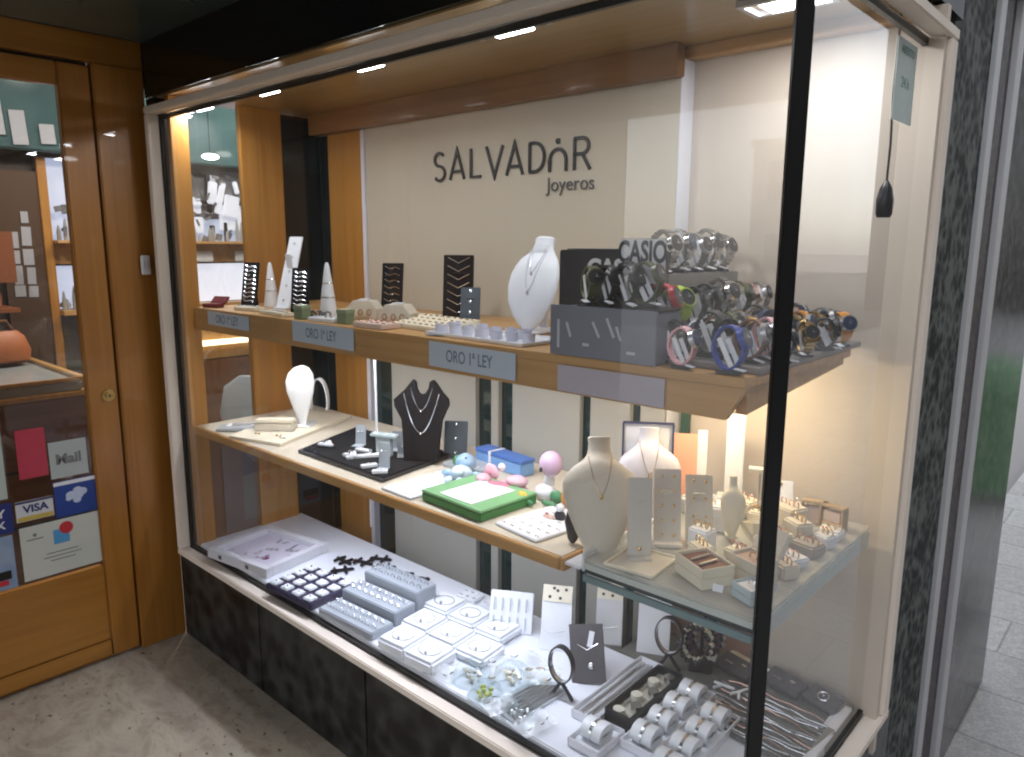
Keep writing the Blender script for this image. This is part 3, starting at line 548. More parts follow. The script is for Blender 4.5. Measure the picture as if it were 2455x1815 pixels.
def car(x, y, col, lb, mn):
    t = thing('parked_car', lb, 'car', (x, y, -.45), 0, 'cars parked across the pavement'); P = mat(mn, col, .25, coat=.8)
    prof = [(-2.1, .32), (-2.12, .7), (-1.95, .86), (-1.1, .95), (-.5, 1.38), (.8, 1.42), (1.5, 1.0), (2.05, .9), (2.12, .5), (2.05, .3)]
    g = G(); g.prism(prof, -.82, .82, Matrix.Rotation(PI / 2, 4, 'Z') @ Matrix.Rotation(PI / 2, 4, 'X')); g.out('body', P, t)
    for s in (-1, 1):
        g = G(); g.prism([(-1.0, .97), (-.47, 1.32), (.1, 1.34), (.1, .97)], s * .825 - .004, s * .825 + .004, Matrix.Rotation(PI / 2, 4, 'Z') @ Matrix.Rotation(PI / 2, 4, 'X')); g.out('window', DARK, t)
        g = G(); g.prism([(.16, .97), (.16, 1.34), (.78, 1.35), (1.3, .97)], s * .825 - .004, s * .825 + .004, Matrix.Rotation(PI / 2, 4, 'Z') @ Matrix.Rotation(PI / 2, 4, 'X')); g.out('window', DARK, t)
        for yy in (-1.35, 1.35):
            wh = G().cyl(s * .76, yy, .32, .31, .31, .2, (0, PI / 2, 0), 28).out('wheel', BLACK, t); G().cyl(s * .865, yy, .32, .19, .17, .02, (0, PI / 2, 0)).out('rim', STEEL, wh)
        G().bb(s * .6 - .12, s * .6 + .12, -2.14, -2.1, .62, .76, .01).out('headlight', WHITE, t); G().bb(s * .65 - .1, s * .65 + .1, 2.1, 2.14, .66, .8, .01).out('tail_light', mat('tail_red', (.5, .02, .02), .3), t)
    return t
car(6.1, 9.2, (.45, .04, .03), 'red parked car further up the street', 'red_paint'); car(6.1, 3.6, (.7, .7, .72), 'white parked car opposite the display window', 'white_paint'); car(6.1, -7.5, (.25, .27, .3), 'grey parked car behind the viewer along the street', 'grey_paint')

# ================================================================== GOODS
ZU, ZM, ZG, ZD = 1.3212, .8822, .9012, .4212
def sub(name, g, m, parent): return g.out(name, m, parent)
def card_holder(loc, rz, w_, h_, tilt, material, label, rows, name='jewellery_stand', cat='display stand', style='chain', group=None, pm=SILVER):
    """slanted display board with a back leg and rows of jewellery"""
    t = thing(name, label, cat, loc, rz, group)
    Mx = Matrix.Rotation(-tilt, 4, 'X')
    g = G(); g.box(0, 0, h_ / 2, w_, .008, h_, bev=.002); g._m(Mx, g.b.verts); g.out('board', material, t)
    g = G(); g.box(0, h_ * math.sin(tilt) * .5 + .018, h_ * .36 * math.cos(tilt), w_ * .4, .004, h_ * .74, (.25, 0, 0)); g.out('back_leg', material, t)
    G().box(0, -.008, .004, w_, .03, .008, bev=.002).out('foot', material, t)
    random.seed(int(abs(loc[0]) * 1000) + rows)
    for k in range(rows):
        z = h_ * (.12 + .78 * k / max(1, rows - 1)); g = G()
        if style == 'chain':
            pts = [(-w_ * .36, -.006, z + .006), (-w_ * .15, -.0065, z - .003), (w_ * .12, -.0065, z + .002), (w_ * .36, -.006, z - .004)]; g.tube(pts, .0012, 6)
            g.sph(random.uniform(-.3, .3) * w_, -.007, z - .003, .0028, n=8)
        elif style == 'vee':
            g.tube([(-w_ * .36, -.006, z + .012), (0, -.007, z - .006), (w_ * .36, -.006, z + .012)], .0014, 6)
        elif style == 'dots':
            for a in (-.22, .22): g.sph(a * w_, -.006, z, .0035, .002, .0035, n=8)
        elif style == 'charm':
            g.sph(0, -.006, z, .004, .002, .005, n=8)
        g._m(Mx, g.b.verts); g.out({'chain': 'bracelet', 'vee': 'necklace', 'dots': 'earring', 'charm': 'charm'}[style], pm, t)
    return t
def ring_box(loc, rz, sx, sy, h, m1, m2, label, lid=0, name='ring_box', cat='jewellery box', content='ring', group=None, cm=None):
    t = thing(name, label, cat, loc, rz, group)
    g = G(); th = .004
    g.bb(-sx / 2, sx / 2, -sy / 2, sy / 2, 0, h * .55, .002)
    g.bb(-sx / 2, sx / 2, -sy / 2, -sy / 2 + th, h * .55, h, .001).bb(-sx / 2, sx / 2, sy / 2 - th, sy / 2, h * .55, h, .001).bb(-sx / 2, -sx / 2 + th, -sy / 2 + th, sy / 2 - th, h * .55, h, .001).bb(sx / 2 - th, sx / 2, -sy / 2 + th, sy / 2 - th, h * .55, h, .001)
    g.out('box_body', m1, t)
    c = G().bb(-sx / 2 + th, sx / 2 - th, -sy / 2 + th, sy / 2 - th, h * .55, h * .88, .003).out('cushion', m2, t)
    if content == 'ring':
        G().tube([(0 + .009 * math.cos(a), 0, h * .95 + .009 * math.sin(a)) for a in [k * PI / 8 for k in range(16)]], .0014, 6, closed=True).out('ring', cm or GOLD, t)
    elif content == 'links':
        g = G()
        for a in (-.28, .28): g.box(a * sx * .5, 0, h * .93, .008, sy * .66, .005, (0, 0, .2), .002)
        g.out('cufflink', cm or SILVER, t)
    if lid:
        g = G(); g.bb(-sx / 2, sx / 2, -.0, .012, 0, sy * .9, .003); g._m(Matrix.Translation((0, sy / 2, h)) @ Matrix.Rotation(-lid, 4, 'X'), g.b.verts); g.out('lid', m1, t)
    return t
def bust(loc, rz, H_, W_, tilt, material, label, name='necklace_bust', neck=1.0, chains=(), cm=SILVER, notch=False, lensy=False, thick=.16):
    t = thing(name, label, 'display bust', loc, rz)
    prof = [(0, .30), (.06, .42), (.2, .64), (.36, .86), (.5, .99), (.6, 1.0), (.68, .9), (.74, .70), (.79, .48), (.83, .36), (.88, .31), (.95, .30), (.99, .32), (1, .28)]
    if lensy: prof = [(0, .12), (.05, .36), (.15, .68), (.3, .92), (.45, 1.0), (.58, .98), (.68, .88), (.76, .74), (.82, .55), (.87, .42), (.93, .38), (.98, .40), (1, .30)]
    Mt = Matrix.Translation((0, 0, .008)) @ Matrix.Rotation(-tilt, 4, 'X')
    rings = []
    for tt, w_ in prof:
        d = thick * W_ * (.45 + .55 * min(1, w_)) * (1 if tt < .8 else .9)
        if tt > .82: d = W_ * w_ * .42
        bulge = -.10 * W_ * math.sin(PI * min(1, tt / .9))
        rings.append((0, bulge + (.02 * W_ if tt > .8 else 0), tt * H_, W_ * w_ * .5, max(.004, d * .6)))
    g = G(); g.loft(rings, 30, Mt)
    if notch:
        for v in g.b.verts:
            pass
    g.out('bust_form', material, t)
    G().box(0, H_ * math.sin(tilt) * .35 + .012, .006, W_ * .42, H_ * .42, .012, bev=.004).out('base', material, t)
    g = G(); g.box(0, H_ * math.sin(tilt) * .45 + .03, H_ * .3, W_ * .16, .006, H_ * .62, (.12, 0, 0)); g.out('back_strut', material, t)
    def wat(z):
        for (a, wa), (b, wb) in zip(prof, prof[1:]):
            if a <= z <= b: return wa + (wb - wa) * (z - a) / (b - a)
        return .3
    for low, top, side, rr in chains:
        pts = []
        for k in range(25):
            s_ = -1 + 2 * k / 24; x = s_ * side * W_ * .5; z = low + (top - low) * abs(s_) ** 1.8
            half = W_ * .5 * wat(z); e = min(.97, abs(x) / max(.001, half)); w_ = wat(z)
            d = thick * W_ * (.45 + .55 * min(1, w_)) * .6 if z < .82 else W_ * w_ * .25
            y = -.10 * W_ * math.sin(PI * min(1, z / .9)) - d * math.sqrt(1 - e * e) - rr
            pts.append(Mt @ Vector((x, y, z * H_)))
        c = G().tube(pts, rr, 6).out('necklace', cm, t)
        p = pts[12]; G().sph(p.x, p.y - .002, p.z - .005, .004, .002, .006, n=8).out('pendant', cm, c)
    return t
def cone(loc, r0, h, label, mat_=WHITE):
    t = thing('ring_cone', label, 'ring cone', loc, 0, 'white ring cones on the upper shelf')
    G().loft([(0, 0, 0, r0, r0 * .7), (0, 0, h * .5, r0 * .62, r0 * .45), (0, 0, h * .93, r0 * .26, r0 * .2), (0, 0, h, r0 * .12, r0 * .1)], 24).out('cone_body', mat_, t)
    G().tube([(math.cos(a) * r0 * .5, math.sin(a) * r0 * .36, h * .62) for a in [k * PI / 10 for k in range(20)]], .0018, 6, closed=True).out('ring', SILVER, t)
    G().tube([(math.cos(a) * r0 * .72, math.sin(a) * r0 * .5, h * .36) for a in [k * PI / 10 for k in range(20)]], .0022, 6, closed=True).out('ring', STEEL, t)
def tray(loc, rz, sx, sy, h, m1, label, rim=.006, name='jewellery_tray', cat='tray', inner=None, group=None):
    t = thing(name, label, cat, loc, rz, group); hb = h * .45
    G().bb(-sx / 2, sx / 2, -sy / 2, sy / 2, 0, hb, .001).out('tray_base', inner or m1, t)
    g = G(); g.bb(-sx / 2 - rim, sx / 2 + rim, -sy / 2 - rim, -sy / 2 - .0003, 0, h, .001).bb(-sx / 2 - rim, sx / 2 + rim, sy / 2 + .0003, sy / 2 + rim, 0, h, .001).bb(-sx / 2 - rim, -sx / 2 - .0003, -sy / 2 + .0002, sy / 2 - .0002, 0, h, .001).bb(sx / 2 + .0003, sx / 2 + rim, -sy / 2 + .0002, sy / 2 - .0002, 0, h, .001)
    g.out('tray_rim', m1, t); return t
def earring_pad(loc, rz, sx, sy, h, m1, label, nx, ny, cat='earring pad', name='earring_pad', jm=SILVER, sl=0, rs=.0028, jn='earring'):
    t = thing(name, label, cat, loc, rz)
    g = G(); g.bb(-sx / 2, sx / 2, -sy / 2, sy / 2, 0, h, .002)
    if sl:
        for v in g.b.verts:
            if v.co.z > h * .4: v.co.z += (v.co.y + sy / 2) * sl
    g.out('pad', m1, t)
    for i in range(nx):
        for j in range(ny):
            x = -sx / 2 + sx * (i + .5) / nx; y = -sy / 2 + sy * (j + .5) / ny; zz = h + (y + sy / 2) * sl
            G().sph(x - .0035, y, zz + rs * .5, rs, rs, rs * .8, n=8).sph(x + .0035, y, zz + rs * .5, rs, rs, rs * .8, n=8).out(jn, jm, t)
    return t
RZS = R(-8)

# ---- upper shelf, from the door end to the street end
CHN = 'black slanted stands with fine silver bracelets'
card_holder((-2.08, .20, ZU), R(35), .06, .165, R(16), VELV, 'tall black slanted stand of thin bracelets nearest the shop door on the upper shelf', 9, group=CHN)
cone((-2.03, .265, ZU), .036, .16, 'white ring cone beside the black bracelet stand nearest the shop door')
card_holder((-1.88, .22, ZU), R(30), .052, .28, R(26), WHITEC, 'tall white slanted ramp leaning back in front of the dark pane', 5, style='charm', pm=STEEL)
card_holder((-1.66, .15, ZU), R(40), .06, .155, R(15), VELV, 'black slanted bracelet stand just left of the second white cone', 9, group=CHN)
cone((-1.555, .19, ZU), .036, .17, 'white ring cone rising from a dark cluster of rings in the middle of the shelf')
card_holder((-1.50, .40, ZU), R(38), .072, .17, R(14), VELV, 'black slanted stand behind the first cream ring house', 7, group=CHN)
card_holder((-1.20, .42, ZU), R(38), .095, .20, R(12), VELV, 'widest black slanted stand with v shaped chains against the cream panel', 7, style='vee', group=CHN)
card_holder((-.985, .26, ZU), R(40), .055, .12, R(24), NAVY, 'small dark grey slanted stand beside the white bust', 4, style='charm', group=CHN)
for x, y, lb in ((-1.545, .088, 'small green box at the shelf edge above the second price card, left one'), (-1.335, .10, 'small green box at the shelf edge right of the second white cone')):
    t = thing('gift_box', lb, 'box', (x, y, ZU), R(10), 'small green boxes on the upper shelf'); GM = mat('sage_green_card', (.18, .24, .14), .6)
    G().bb(-.018, .018, -.018, .018, 0, .030, .001).out('box_body', GM, t); G().bb(-.0195, .0195, -.0195, .0195, .0302, .041, .001).out('lid', mat('sage_green_lid', (.26, .32, .2), .6), t); G().bb(-.003, .003, -.0205, .0205, .0412, .0425).out('ribbon', IVORY, t)
def ring_house(loc, rz, label):
    t = thing('ring_house', label, 'ring display', loc, rz, 'cream house shaped ring displays')
    g = G(); g.prism([(-.05, 0), (.05, 0), (.05, .03), (.028, .055), (-.028, .055), (-.05, .03)], -.03, .03, Matrix.Rotation(PI / 2, 4, 'X')); g.out('block', CREAMP, t)
    g = G(); g.box(0, -.031, .018, .05, .004, .02, bev=.001); g.out('front_slot', IVORY, t)
    for a in (-.028, 0, .028): G().tube([(a + .007 * math.cos(q), -.036, .02 + .009 * math.sin(q)) for q in [k * PI / 7 for k in range(14)]], .0015, 6, closed=True).out('ring', ROSE, t)
    G().box(.0, .0, .0575, .03, .03, .004, bev=.001).out('top_pad', WHITEC, t)
ring_house((-1.43, .24, ZU), R(30), 'cream ring house standing left, in front of a black slanted stand')
ring_house((-1.235, .215, ZU), R(25), 'cream ring house standing right, with rose rings in front')
t = thing('ring_cluster', 'dark cluster of blue black rings around the foot of the second white cone', 'rings', (-1.53, .13, ZU), 0)
random.seed(3)
for k in range(12):
    x, y = random.uniform(-.05, .06), random.uniform(-.03, .025); a0 = random.uniform(0, 3)
    G().tube([(x + .009 * math.cos(q) * math.cos(a0), y + .009 * math.cos(q) * math.sin(a0), .011 + .009 * math.sin(q)) for q in [j * PI / 6 for j in range(12)]], .0024, 6, closed=True).out('ring', NAVY, t)
t = thing('ring_row', 'dark red ring box lying open at the door end of the upper shelf', 'jewellery box', (-2.13, .09, ZU), R(20)); DR = mat('wine_velvet', (.14, .01, .02), .8)
G().bb(-.035, .035, -.02, .02, 0, .014, .003).out('box_body', DR, t); g = G(); g.bb(-.035, .035, 0, .008, 0, .035, .002); g._m(Matrix.Translation((0, .02, .014)) @ Matrix.Rotation(-.8, 4, 'X'), g.b.verts); g.out('lid', DR, t); t.name = 'ring_box'
for k, (x, y, sx, rz, lb) in enumerate(((-1.93, .12, .11, 10, 'low cream ring strip at the foot of the first white cone'), (-1.74, .10, .09, 6, 'low cream ring strip at the foot of the tall white ramp'), (-1.66, .09, .06, 0, 'short cream ring strip beside the left green box'), (-1.42, .09, .12, 4, 'low white ring strip in front of the left ring house'))):
    earring_pad((x, y, ZU), R(rz), sx, .045, .012, IVORY if k != 3 else WHITE, lb, 5, 1, jm=STEEL, rs=.004, name='ring_strip', cat='ring display', jn='ring')
t = thing('figurine', 'small brown figure between the white ramp and the second black stand', 'figurine', (-1.72, .2, ZU))
BRW = mat('dark_brown_resin', (.1, .03, .012), .4)
G().loft([(0, 0, 0, .016, .012), (0, 0, .02, .018, .014), (0, 0, .04, .01, .01), (0, 0, .052, .013, .012), (0, 0, .068, .004, .004)], 14).out('body', BRW, t); 
t = earring_pad((-1.06, .20, ZU), R(-4), .24, .13, .012, IVORY, 'cream slanted pad of paired earrings beside the white bust', 9, 4, jm=GOLD, sl=.12)
t = earring_pad((-1.19, .10, ZU), R(0), .13, .07, .014, mat('pink_cream_pad', (.66, .52, .45), .6), 'rosy cream pad with small rings in front of the right ring house', 5, 2, jm=ROSE, rs=.0035)
t = earring_pad((-1.30, .36, ZU), R(10), .12, .10, .01, IVORY, 'cream pad behind the ring houses under the widest black stand', 3, 2)
t = tray((-.80, .16, ZU), R(-3), .34, .14, .008, WHITE, 'white tray of rolled silver bands in front of the white bust', inner=WHITEC)
random.seed(11)
for k in range(13):
    x = -.15 + (k % 7) * .05; y = -.035 + (k // 7) * .05 + random.uniform(-.006, .006)
    u = thing('rolled_band', 'curled translucent white band standing in the white tray', 'bracelet', (-.80 + x, .16 + y, ZU + .0038), random.uniform(0, 3), 'curled white bands in the white tray')
    rr = random.uniform(.013, .017); hh = random.uniform(.018, .026)
    G().band([(rr * math.cos(q), rr * math.sin(q)) for q in [j * PI / 10 for j in range(18)]], hh, .0015, closed=False).out('band', mat('milky_band', (.66, .66, .76), .25), u)
    u.rotation_euler = (PI / 2, 0, random.uniform(0, 3)); u.location.z += hh / 2
    G().sph(0, 0, 0, .003, n=8).out('bead', SILVER, u)
t = thing('paper_card', 'small grey folded card at the front of the cream earring pad', 'card', (-.93, .09, ZU), R(25)); G().box(0, 0, .004, .05, .03, .001, (.1, 0, 0)).out('card', GREYP, t)
bust((-.78, .27, ZU), R(2), .25, .16, R(16), WHITEC, 'white egg shaped bust with three tiny pendants beside the black box', lensy=True, chains=((.40, .86, .34, .0006), (.6, .9, .3, .0006)), cm=STEEL)
# watch section
t = thing('brand_box', 'black box with bold white letters behind the watches', 'box', (-.60, .17, ZU))
G().bb(0, .235, 0, .09, 0, .218, .003).out('box_body', BLKP, t); G().bb(.012, .223, .012, .08, .2185, .221, .001).out('lid_panel', NAVY, t)
text('lettering', 'CASIO', .052, mat('white_letters', (.8, .8, .8), .5), t, facing((.157, -.0012, .178)), .0006, .0022, sx=1.0)
t = thing('watch_riser', 'grey block under the dark watches, coloured with pale marks as a reflection in the front pane', 'riser', (-.52, .05, ZU)); REFL = mat('grey_reflection', (.16, .175, .21), .25, noise=(.22, .23, .28), scale=5)  # grey front and pale marks imitate a reflection in the front pane
G().bb(-.005, .255, .0, .006, 0, .105, .001).out('front_plate', REFL, t)
G().bb(.0, .25, .0065, .10, 0, .10, .002).out('block', REFL, t)
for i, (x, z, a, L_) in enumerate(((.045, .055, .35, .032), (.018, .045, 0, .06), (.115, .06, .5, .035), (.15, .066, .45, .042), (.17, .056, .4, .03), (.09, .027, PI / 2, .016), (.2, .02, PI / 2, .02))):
    G().box(x, -.0006, z, .006, .0008, L_, (0, a * -1, 0)).out('reflected_mark', mat('reflected_mark', (.5, .52, .58), .4), t)
t = thing('lilac_reflection', 'pale lilac reflection drawn as a thin sheet on the shelf front below the black box', 'card', (-.33, .0475, 1.278)); G().bb(-.17, .09, -.0008, .0, -.034, .022).out('card', LILAC, t)  # sheet coloured as the glass reflection lying over the shelf front
STEP = mat('taupe_riser', (.22, .20, .18), .5)
for nm, x0, x1, y0, y1, h, lb in (('step', -.265, -.075, .10, .64, .012, 'lowest grey step of the watch display'), ('step', -.385, -.268, .12, .64, .055, 'second grey step of the watch display'), ('step', -.52, -.388, .29, .64, .165, 'tallest grey step carrying the silver watches')):
    t = thing('display_step', lb, 'riser', (x0, y0, ZU), 0); G().bb(0, x1 - x0, 0, y1 - y0, 0, h, .002).out('step_block', STEP, t)
t = thing('display_step', 'black step under the dark watches in front of the black box', 'riser', (-.47, .07, ZU + .1003)); G().bb(0, .20, 0, .079, 0, .0055, .001).out('step_block', BLKP, t)
t = thing('cutout_sign', 'white outlined cut out letters on a black base standing behind the dark watches', 'sign', (-.425, .15, ZU + .1005))
g = G(); 
G().bb(.0, .10, .004, .02, 0, .05, .002).out('base', BLKP, t); G().bb(.0, .105, .008, .0105, .0505, .078, .001).bb(-.004, .109, .0106, .0125, .0785, .142, .003).out('white_plate', WHITE, t)
text('letter_fill', 'CASIO', .062, INK, t, facing((.052, .0102, .113)), .0004, .0018, sx=.66)
def strap_prof(rx, rz, z0): return [(rx * math.cos(a) * (1 + .06 * math.cos(2 * a)), z0 + rz * math.sin(a)) for a in [k * 2 * PI / 26 for k in range(26)]]
def make_watch(metal):
    t = thing('wristwatch', 'x', 'watch', (0, 0, 0))
    g = G(); z0 = .041; pr = strap_prof(.027, .036, z0)
    wd = [.015 + .009 * max(0, math.cos((k * 2 * PI / 26) - .35)) for k in range(26)]
    g.band(pr, wd, .0038)
    if metal:
        for k in range(0, 26): 
            x, z = pr[k]; a = k * 2 * PI / 26; g.box(x * 1.0, 0, z, .0042, wd[k] * 1.03, .005, (0, -a, 0), .0008)
    g.out('strap', WHITE, t)
    a = .42; cx, cz = .028 * math.cos(a), z0 + .036 * math.sin(a); ro = (0, PI / 2 - a * .9, 0)
    c = G().cyl(cx, 0, cz, .0185, .0175, .009, ro, 28).out('case', STEEL, t)
    n_ = Vector((math.cos(a * .9), 0, math.sin(a * .9)))
    p = Vector((cx, 0, cz)) + n_ * .0048
    G().cyl(p.x, 0, p.z, .0155, .0150, .0012, ro, 28).out('dial', BLKP, c)
    q = p + n_ * .001; G().box(q.x, .003, q.z, .0008, .009, .0014, (0, -a * .9, 0)).box(q.x, 0, q.z + .003, .0008, .0012, .007, (0, -a * .9, 0)).out('hand', SILVER, c)
    g = G(); g.box(-.004, -.0075, .034, .009, .0015, .05, (0, -.45, 0), .0005); g.box(.006, .0, .034, .009, .0015, .046, (0, -.45, 0), .0005); g.out('holder', WHITE, t)
    G().bb(-.018, .022, -.012, .012, 0, .006, .001).out('foot', BLKP, t)
    G().box(.026, -.016, .008, .018, .012, .002, (0, .2, 0), .0005).out('price_ticket', PAPER, t)
    return t
WG = 'wristwatches on the stepped display'
def cmat(n_, c, r=.4, me=0): return mat('watch_' + n_, c, r, me)
COLS = {'pink': cmat('pink', (.75, .42, .45)), 'blue': cmat('blue', (.02, .05, .3)), 'red': cmat('red', (.45, .02, .03)), 'lime': cmat('lime', (.42, .6, .04)), 'black': cmat('black', (.012, .012, .014)),
        'olive': cmat('olive', (.07, .08, .03)), 'silver': cmat('silver', (.55, .54, .53), .25, 1), 'gold': cmat('gold', (.6, .42, .18), .25, 1), 'rose': cmat('rose', (.6, .4, .34), .3, 1), 'brown': cmat('brown', (.16, .07, .03)), 'grey': cmat('grey', (.22, .21, .2)), 'navy': cmat('navy', (.02, .03, .08)), 'teal': cmat('teal', (.05, .16, .15)), 'orange': cmat('orange', (.6, .25, .03))}
wm, ws = make_watch(True), make_watch(False); used = set()
def watch(x, y, z, col, label, rz=0, sc=1.0, dial=None):
    metal = col in ('silver', 'gold', 'rose'); src = wm if metal else ws
    if metal not in used: used.add(metal); t = src
    else: t = copy_tree(src)
    j = random.uniform(.92, 1.08) * sc; t.location = (x + random.uniform(-.006, .006), y, z + .0005); t.rotation_euler = (random.uniform(-.10, .10), random.uniform(-.06, .08), rz); t.scale = (j * random.uniform(.9, 1.05), j * random.uniform(.9, 1.2), j); t['label'] = label; t['group'] = WG
    def setm(o, m):
        o.material_slots[0].link = 'OBJECT'; o.material_slots[0].material = m
    for ch in t.children:
        n_ = ch.name.split('.')[0]
        if n_ == 'strap': setm(ch, COLS[col])
        if n_ == 'case':
            setm(ch, COLS[col] if metal or col in ('red', 'lime', 'blue', 'olive', 'black') else STEEL)
            for d_ in ch.children:
                if d_.name.startswith('dial'): setm(d_, COLS[dial] if dial else (WHITE if col == 'rose' else BLKP if random.random() < .8 else COLS['navy']))
random.seed(21)
z1, z2, z3 = ZU + .012, ZU + .055, ZU + .165
watch(-.225, .075, ZU, 'pink', 'pink strap watch at the front left of the lowest watch row', R(8), 1.08)
watch(-.125, .075, ZU, 'blue', 'blue strap watch at the front right of the lowest watch row', R(4), 1.15)
ORD = ['second', 'third', 'fourth', 'fifth', 'sixth', 'seventh', 'eighth', 'ninth', 'last']
for k, (y, c) in enumerate(zip((.15, .21, .27, .33, .39, .45, .51, .565, .615), ('brown', 'pink', 'black', 'gold', 'orange', 'gold', 'grey', 'teal', 'black'))):
    watch(-.125, y, z1, c, f'{c} watch, {ORD[k]} back from the blue one along the street side row', R(random.uniform(-14, 14)), 1.12 - .02 * k)
for k, (y, c) in enumerate(zip((.17, .235, .30, .365, .43, .495, .555, .61), ('black', 'olive', 'silver', 'black', 'brown', 'gold', 'black', 'silver'))):
    watch(-.215, y, z1, c, f'{c} watch, {ORD[k]} back from the pink one in the inner low row', R(random.uniform(-16, 16)), 1.12)
watch(-.315, .155, z2, 'red', 'red watch above and behind the pink one', R(10), 1.25)
for k, (y, c) in enumerate(zip((.22, .29, .36, .425, .49, .555, .61), ('lime', 'black', 'black', 'silver', 'olive', 'rose', 'grey'))):
    watch(-.325, y, z2, c, 'lime green watch beside the red one' if c == 'lime' else f'{c} watch, {ORD[k - 1]} behind the lime green one on the second step', R(random.uniform(-16, 16)), 1.2)
for k, (x, y, c) in enumerate(((-.462, .10, 'olive'), (-.418, .105, 'black'), (-.374, .108, 'black'), (-.335, .115, 'olive'), (-.395, .142, 'black'))):
    watch(x, y, ZU + .106, c, ('dark olive chunky watch furthest left, in front of the white letters', 'black chunky watch right of the leftmost olive one', 'black chunky watch in the middle of the dark group', 'olive chunky watch at the right end of the dark group', 'black watch behind the dark group')[k], R(-30 + 12 * k), 1.12)
for k, (y, c) in enumerate(zip((.335, .40, .47, .535, .59), ('silver', 'silver', 'grey', 'silver', 'silver'))):
    watch(-.43, y, z3, c, f'{c} bracelet watch on the tallest step, ' + ('nearest the glass', 'second from the glass', 'in the middle', 'second from the wall', 'nearest the wall')[k], R(random.uniform(-8, 8)), 1.25)
for k, (x, y, z, c, a) in enumerate(((-.172, .16, z1, 'black', 50), (-.168, .25, z1, 'gold', -50), (-.172, .35, z1, 'navy', 60), (-.170, .46, z1, 'brown', -55), (-.27, .12, z1 - .011, 'black', 40), (-.262, .21, z1 - .011, 'grey', -60), (-.375, .20, z2 - .054 + .054, 'black', 45), (-.24, .335, z1, 'olive', 65))):
    watch(x, y, z, c, f'{c} watch turned sideways between the rows, ' + ('closest behind the blue one', 'second behind the blue one', 'third behind the blue one', 'fourth behind the blue one', 'just behind the pink one', 'under the red one', 'behind the dark chunky group', 'between the second and low rows')[k], R(a), 1.05)
for k, (x, y, z, c, a) in enumerate(((-.085, .19, z1, 'black', 30), (-.082, .30, z1, 'gold', -40), (-.085, .42, z1, 'black', 35), (-.082, .52, z1, 'orange', -30), (-.27, .28, z1, 'brown', 30), (-.265, .40, z1, 'gold', -35), (-.27, .50, z1, 'black', 50), (-.30, .58, z1, 'silver', 10), (-.15, .60, z1, 'olive', 70), (-.375, .27, z2, 'red', -35), (-.368, .39, z2, 'black', 50), (-.37, .50, z2, 'brown', -45))):
    watch(x, y, z, c, f'smaller {c} watch leaning ' + ('over the street side edge, nearest the glass corner', 'over the street side edge, second from the glass corner', 'over the street side edge, third from the glass corner', 'over the street side edge, furthest back', 'in the gap below the lime green one', 'in the middle of the gap below the second step', 'further back in the gap below the second step', 'at the wall end of the gap', 'against the wall at the shelf end', 'behind the lime green one', 'at the foot of the tallest step, middle', 'at the foot of the tallest step, far end')[k], R(a), .95)
# price cards on the shelf front
for k, (x0, x1, z0_, z1_, lb) in enumerate(((-2.085, -1.80, 1.266, 1.312, 'leftmost pale blue price card on the upper shelf front'), (-1.535, -1.225, 1.257, 1.318, 'middle pale blue price card on the upper shelf front'), (-.91, -.62, 1.250, 1.312, 'right pale blue price card on the upper shelf front'))):
    t = thing('price_card', lb, 'price card', ((x0 + x1) / 2, .046, (z0_ + z1_) / 2), 0, 'pale blue price cards on the upper shelf front'); wd, hh = x1 - x0, z1_ - z0_
    G().box(0, 0, 0, wd, .0012, hh, (0, R(.6), 0)).out('card', CARDB, t)
    text('handwriting', 'ORO 1ª LEY', .042, mat('blue_grey_ink', (.13, .18, .25), .6), t, facing((-.005, -.0008, 0)), .0002, .0004, sx=.72)

# ---- middle shelf, from the door end
t = thing('folded_display', 'grey folded display book lying at the door end of the middle shelf', 'display book', (-1.99, .15, ZM), R(48))
G().box(0, 0, .006, .26, .07, .010, bev=.002).out('cover', BLUGR, t); G().box(.01, .004, .0145, .22, .045, .006, (.06, 0, 0), .001).out('inner_pad', PAPER, t); G().box(-.02, .0, .0195, .12, .02, .003, bev=.001).out('silver_row', SILVER, t)
t = thing('jewellery_case', 'cream closed case with pale lid beside the white curved stand', 'case', (-1.89, .175, ZM + .0105), R(42))
G().bb(-.07, .07, -.028, .028, 0, .028, .004).out('case_body', CREAMP, t); G().bb(-.068, .068, -.026, .026, .0285, .040, .004).out('lid', IVORY, t); G().bb(-.071, -.0702, -.01, .01, .015, .025).out('clasp', STEEL, t)
# cream pad with silver earrings
t = thing('earring_pad', 'large cream slanting pad with scattered earrings at the door end of the middle shelf', 'earring pad', (-1.91, .25, ZM), 0)
g = G(); g.prism([(-.02, -.23), (.20, -.165), (.03, .245), (-.24, .16)], 0, .010); g.out('pad', IVORY, t)
random.seed(9)
for k in range(10):
    u, v = random.uniform(.15, .9), random.uniform(.08, .6)
    x = (-.02 + .22 * u) * (1 - v) + (-.24 + .27 * u) * v; y = (-.23 + .065 * u) * (1 - v) + (.16 + .085 * u) * v
    if abs(x + .0) < .04 and False: continue
    G().sph(x, y, .0125, .005, .005, .003, n=8).sph(x + .012, y + .006, .0125, .005, .005, .003, n=8).out('earring', GOLD if k % 3 else STEEL, t)
t = thing('curved_stand', 'bright white teardrop stand with a curled loop behind it on the cream pad', 'display stand', (-1.865, .27, ZM + .0105), R(38))
SHEEN = mat('gloss_white', (.85, .86, .88), .2)
G().loft([(0, 0, 0, .012, .006), (0, -.004, .03, .018, .007), (0, -.01, .08, .034, .009), (0, -.014, .13, .050, .012), (0, -.01, .165, .054, .016), (0, .0, .195, .046, .018), (0, .012, .215, .028, .014), (0, .018, .222, .008, .006)], 28).out('teardrop', SHEEN, t)
